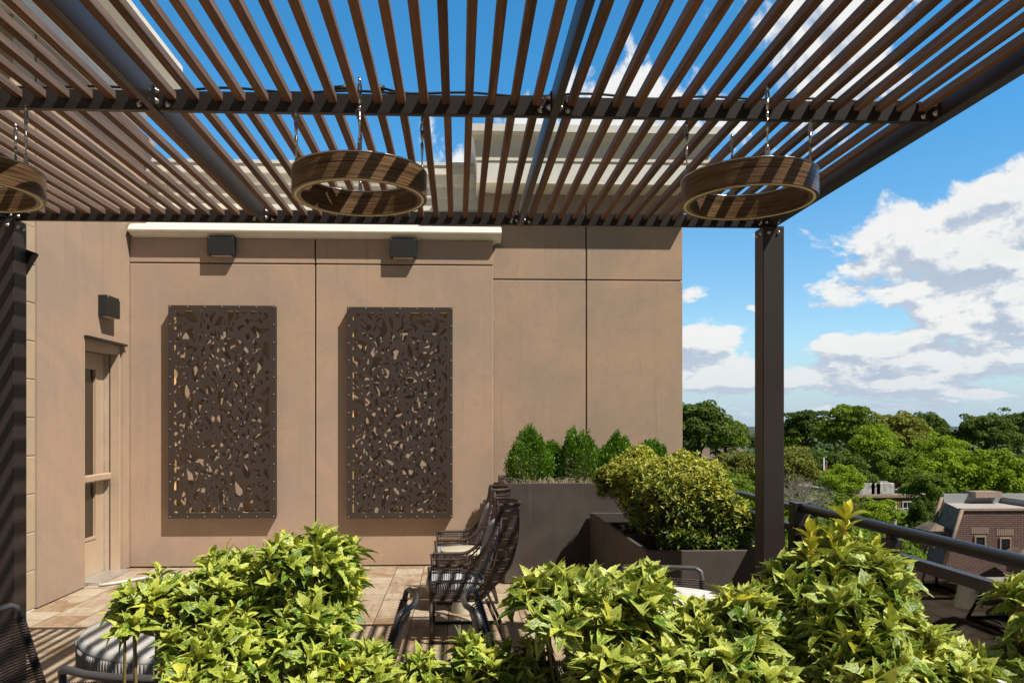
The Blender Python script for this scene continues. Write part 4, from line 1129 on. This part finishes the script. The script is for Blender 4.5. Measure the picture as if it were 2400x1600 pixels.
# distant brick block with flat white roof
L0 = (40, 70, -14)
fb = empty('brick_block', L0, 'distant brown brick block with a bright flat roof and rooftop units', 'building')
a = at(2012,1142,70); b = at(2150,1165,70); x0, x1, zr = a[0]-.5, b[0]+4, b[2]
loc(MB().box(x0, x1, 70, 82, -14, zr)).build('wall', M['brickfar'], fb)
loc(MB().box(x0-.15, x1+.1, 69.85, 70.4, zr, zr+.25).box(x0-.15, x0+.4, 70.4, 82, zr, zr+.25).box(x0-.15, x1, 81.6, 82, zr, zr+.5)).build('parapet', M['tan'], fb)
loc(MB().box(x0+.4, x1, 70.4, 81.6, zr, zr+.06)).build('roof', M['roofwhite'], fb)
for (u, v, s) in ((2025,1130,1.3),(2045,1128,.8),(2067,1127,1.5)):
    q = at(u, v, 73); loc(MB().box(q[0]-s*.6, q[0]+s*.6, 72.4, 73.8, zr+.06, zr+1.15, .05).box(q[0]-s*.3, q[0]+s*.3, 72.8, 73.4, zr+1.15, zr+1.3)).build('rooftop_unit', M['unit'], fb)
for (u, v) in ((2045,1195),(2075,1197),(2090,1198),(2126,1190),(2128,1205),(2128,1236),(2146,1238),(2060,1240)):
    q = at(u, v, 70); win(fb, q[0], 69.98, q[2], .8, 1.1, L0)
# far grey roofed house
q = at(1700,1062,140); L0 = (q[0], 140, -14)
fh = empty('grey_roof_house', L0, 'distant house with a grey gable roof above the yellow bush', 'house')
MB().box(-4,4,0,8,0,q[2]+14-1).build('wall', M['creamgrey'], fh)
MB().prism([(-.5,q[2]+14-1),(8.5,q[2]+14-1),(4,q[2]+14+.9)], 'x', -4.4, 4.4).build('roof', M['shingle'], fh)
q = at(1940,1108,105); fh = empty('white_house', (q[0], 105, -14), 'small white wall showing between trees behind the flagpole', 'house')
MB().box(-2,1.6,0,5,0,q[2]+14).build('wall', M['white'], fh); MB().prism([(-.4,q[2]+14),(5.4,q[2]+14),(2.5,q[2]+15.4)], 'x', -2.4, 2).build('roof', M['shingle'], fh)
# flagpole
q = at(1931,1072,72); H = q[2]+14; fp = empty('flagpole', (q[0], 72, -14), 'thin white flagpole with a limp red and white striped flag among the trees', 'flagpole')
MB().tube([(0,0,0),(0,0,H)], [.09,.05], 8).build('pole', M['white'], fp)
f = MB(); f.box(.05,.30,-.02,.02,H-1.7,H-.3); fo = f.build('flag', M['white'], fp)
for k in range(4): MB().box(.07+k*.06,.10+k*.06,-.035,.035,H-1.72,H-.35).build('stripe', M['red'], fo)
MB().box(.05,.2,-.04,.04,H-.75,H-.28).build('canton', M['blue'], fo)
# utility pole
for (u, v, Y, lb) in ((2098,1182,52,'pale wooden utility pole in front of the distant brick block'),):
    q = at(u, v, Y); H = q[2]+14; up = empty('utility_pole', (q[0], Y, -14), lb, 'utility pole')
    MB().tube([(0,0,0),(0,0,H)], [.13,.09], 8).build('pole', M['twig'], up)
    MB().box(-1.0,1.0,-.05,.05,H-.5,H-.38).build('crossarm', M['twig'], up)
    for s in (-.9,-.4,.4,.9): MB().lathe([(.04,0),(.06,.06),(.03,.14),(.0001,.15)], 8, (s,0,H-.38)).build('insulator', M['white'], up)

# ------------------------------------------------------------------ world
w = bpy.data.worlds.new('World'); SC.world = w; w.use_nodes = True; t = NT(w.node_tree)
SUN = Vector((.54, -.45, 1.0)).normalized(); elev = math.asin(SUN.z); azim = math.atan2(SUN.x, SUN.y)
sky = t.n.new('ShaderNodeTexSky'); sky.sky_type = 'NISHITA'; sky.sun_disc = False; sky.sun_elevation = elev; sky.sun_rotation = azim
sky.air_density = 1.0; sky.dust_density = .6; sky.ozone_density = 1.6; sky.altitude = 300
bg = t.n['Background']
d = t.n.new('ShaderNodeTexCoord').outputs['Generated']; s = t.sep(d)
DEG = 57.29578
Az = t.m('MULTIPLY', t.m('ARCTAN2', s[0], s[1]), DEG)
El = t.m('MULTIPLY', t.m('ARCTAN2', s[2], t.m('SQRT', t.m('ADD', t.m('MULTIPLY', s[0], s[0]), t.m('MULTIPLY', s[1], s[1])))), DEG)
masks = [  # az, el, half widths, weight
 (33.5,10.6,7.5,3.0,.36),(37.5,13.0,5,2.8,.30),(30.0,12.6,2.5,1.8,.16),(27.5,8.8,3.2,1.8,.22),(40,8,7,3,.22),
 (28.0,4.8,2.4,1.2,.28),(32.0,4.6,3.0,1.3,.28),(37,5.5,5,1.8,.2),(18.0,6.0,3.2,1.7,.26),(16.8,9.2,1.7,.9,.26),(22,3.5,9,1.4,.18),(21.5,8.0,1.2,.6,.14),(25.8,5.6,1.6,.9,.22),(17.2,2.6,2.5,.7,.2),(35,7.2,2.6,1.0,.22),(30.2,2.6,2,.6,.2),(33,2.6,14,1.2,.16),
 (11.5,21.0,8.5,3.2,.46),(2.0,16.5,5.0,3.4,.40),(26.0,24.5,4.2,4.6,.44),(30.5,21.5,2.0,1.4,.10),(15,26.5,2.5,1.2,.10)]
def dens(Az, El, det):
    kx = t.m('MULTIPLY', Az, .20); ky = t.m('MULTIPLY', t.m('LOGARITHM', t.m('ADD', t.m('MAXIMUM', El, -2.0), 5.0), 2.71828), 4.6)
    n = t.noise(t.comb(kx, ky, 4.7), 1.0, det, .60, .35)
    b = t.noise(t.comb(kx, ky, 9.1), 3.6, 4, .6, .1)
    n = t.m('ADD', t.m('MULTIPLY', n, .85), t.m('MULTIPLY', b, .17))
    tot = None
    for (a, e, wa, we, wt) in masks:
        g = t.m('ADD', t.m('POWER', t.m('ABSOLUTE', t.m('DIVIDE', t.m('SUBTRACT', Az, a), wa)), 2.0), t.m('POWER', t.m('ABSOLUTE', t.m('DIVIDE', t.m('SUBTRACT', El, e), we)), 2.0))
        g = t.m('MULTIPLY', t.m('EXPONENT', t.m('MULTIPLY', g, -1.0)), wt)
        tot = g if tot is None else t.m('ADD', tot, g)
    tot = t.m('MINIMUM', tot, .33)
    return t.m('ADD', n, tot)
D1 = dens(Az, El, 10); D2 = D1
horiz = t.ramp(El, 5.5, .5, 0, .10)
cov = t.ramp(t.m('ADD', D1, horiz), .660, .760)
S1 = dens(Az, El, 5); S2 = dens(t.m('ADD', Az, .5), t.m('ADD', El, 1.0), 5)
lit = t.ramp(t.m('SUBTRACT', S1, S2), -.10, .045)
thick = t.ramp(D1, .72, 1.0)
lit2 = t.m('SUBTRACT', t.m('ADD', lit, .12), t.m('MULTIPLY', thick, .20), clamp=True)
ccol = t.mix(lit2, (4.6,5.4,6.7), (9.1,9.1,8.9))
ccol = t.mix(t.ramp(El, 7, 0, 0, .45), ccol, (4.9,5.9,7.2))
skyc = t.v('MULTIPLY', sky.outputs[0], (1,1,1))
hs = t.n.new('ShaderNodeHueSaturation'); hs.inputs['Saturation'].default_value = .98; hs.inputs['Value'].default_value = 1.0; t.put(hs.inputs['Color'], skyc)
tint = t.mix(t.ramp(El, 0, 26), (.84,.98,1.02), (.30,.98,1.26))
skyc = t.v('MULTIPLY', hs.outputs[0], tint)
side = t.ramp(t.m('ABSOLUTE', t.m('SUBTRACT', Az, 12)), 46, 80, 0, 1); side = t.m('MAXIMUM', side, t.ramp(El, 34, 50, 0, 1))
greying = t.m('MULTIPLY', t.sep(sky.outputs[0])[1], 1.0)
skyc = t.mix(side, t.v('SCALE', skyc, None, 1.55), t.v('SCALE', t.mix(.6, skyc, t.comb(greying, greying, t.m('MULTIPLY', greying, 1.12))), None, .26))  # sky in view boosted; unseen sky dimmed and greyed to weaken fill light
skyc = t.mix(t.ramp(El, 7, -1, 0, .85), skyc, (4.4,5.9,7.6))
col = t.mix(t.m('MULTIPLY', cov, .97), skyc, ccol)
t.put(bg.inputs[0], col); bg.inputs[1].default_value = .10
sl_ = bpy.data.lights.new('sun', 'SUN'); sl_.energy = 5.0; sl_.angle = R(.53); sl_.color = (1.0,.93,.82)
so = bpy.data.objects.new('sun', sl_); COL.objects.link(so); so.rotation_euler = SUN.to_track_quat('Z', 'Y').to_euler(); so.location = (5,-5,12)
# ------------------------------------------------------------------ camera
cd = bpy.data.cameras.new('camera'); cam = bpy.data.objects.new('camera', cd); COL.objects.link(cam)
cam.location = (0, 0, EYE); cam.rotation_euler = (R(90), 0, -YAW)
cd.sensor_width = 36; cd.lens = 36*FOC/2400; cd.shift_x = (1200-U0)/2400; cd.shift_y = (990-800)/2400
cd.clip_end = 6000; cd.clip_start = .05
SC.camera = cam
SC.view_settings.view_transform = 'Standard'; SC.view_settings.look = 'None'; SC.view_settings.exposure = 0
SC.cycles.use_denoising = True; SC.cycles.transparent_max_bounces = 16
SC.cycles.diffuse_bounces = 1
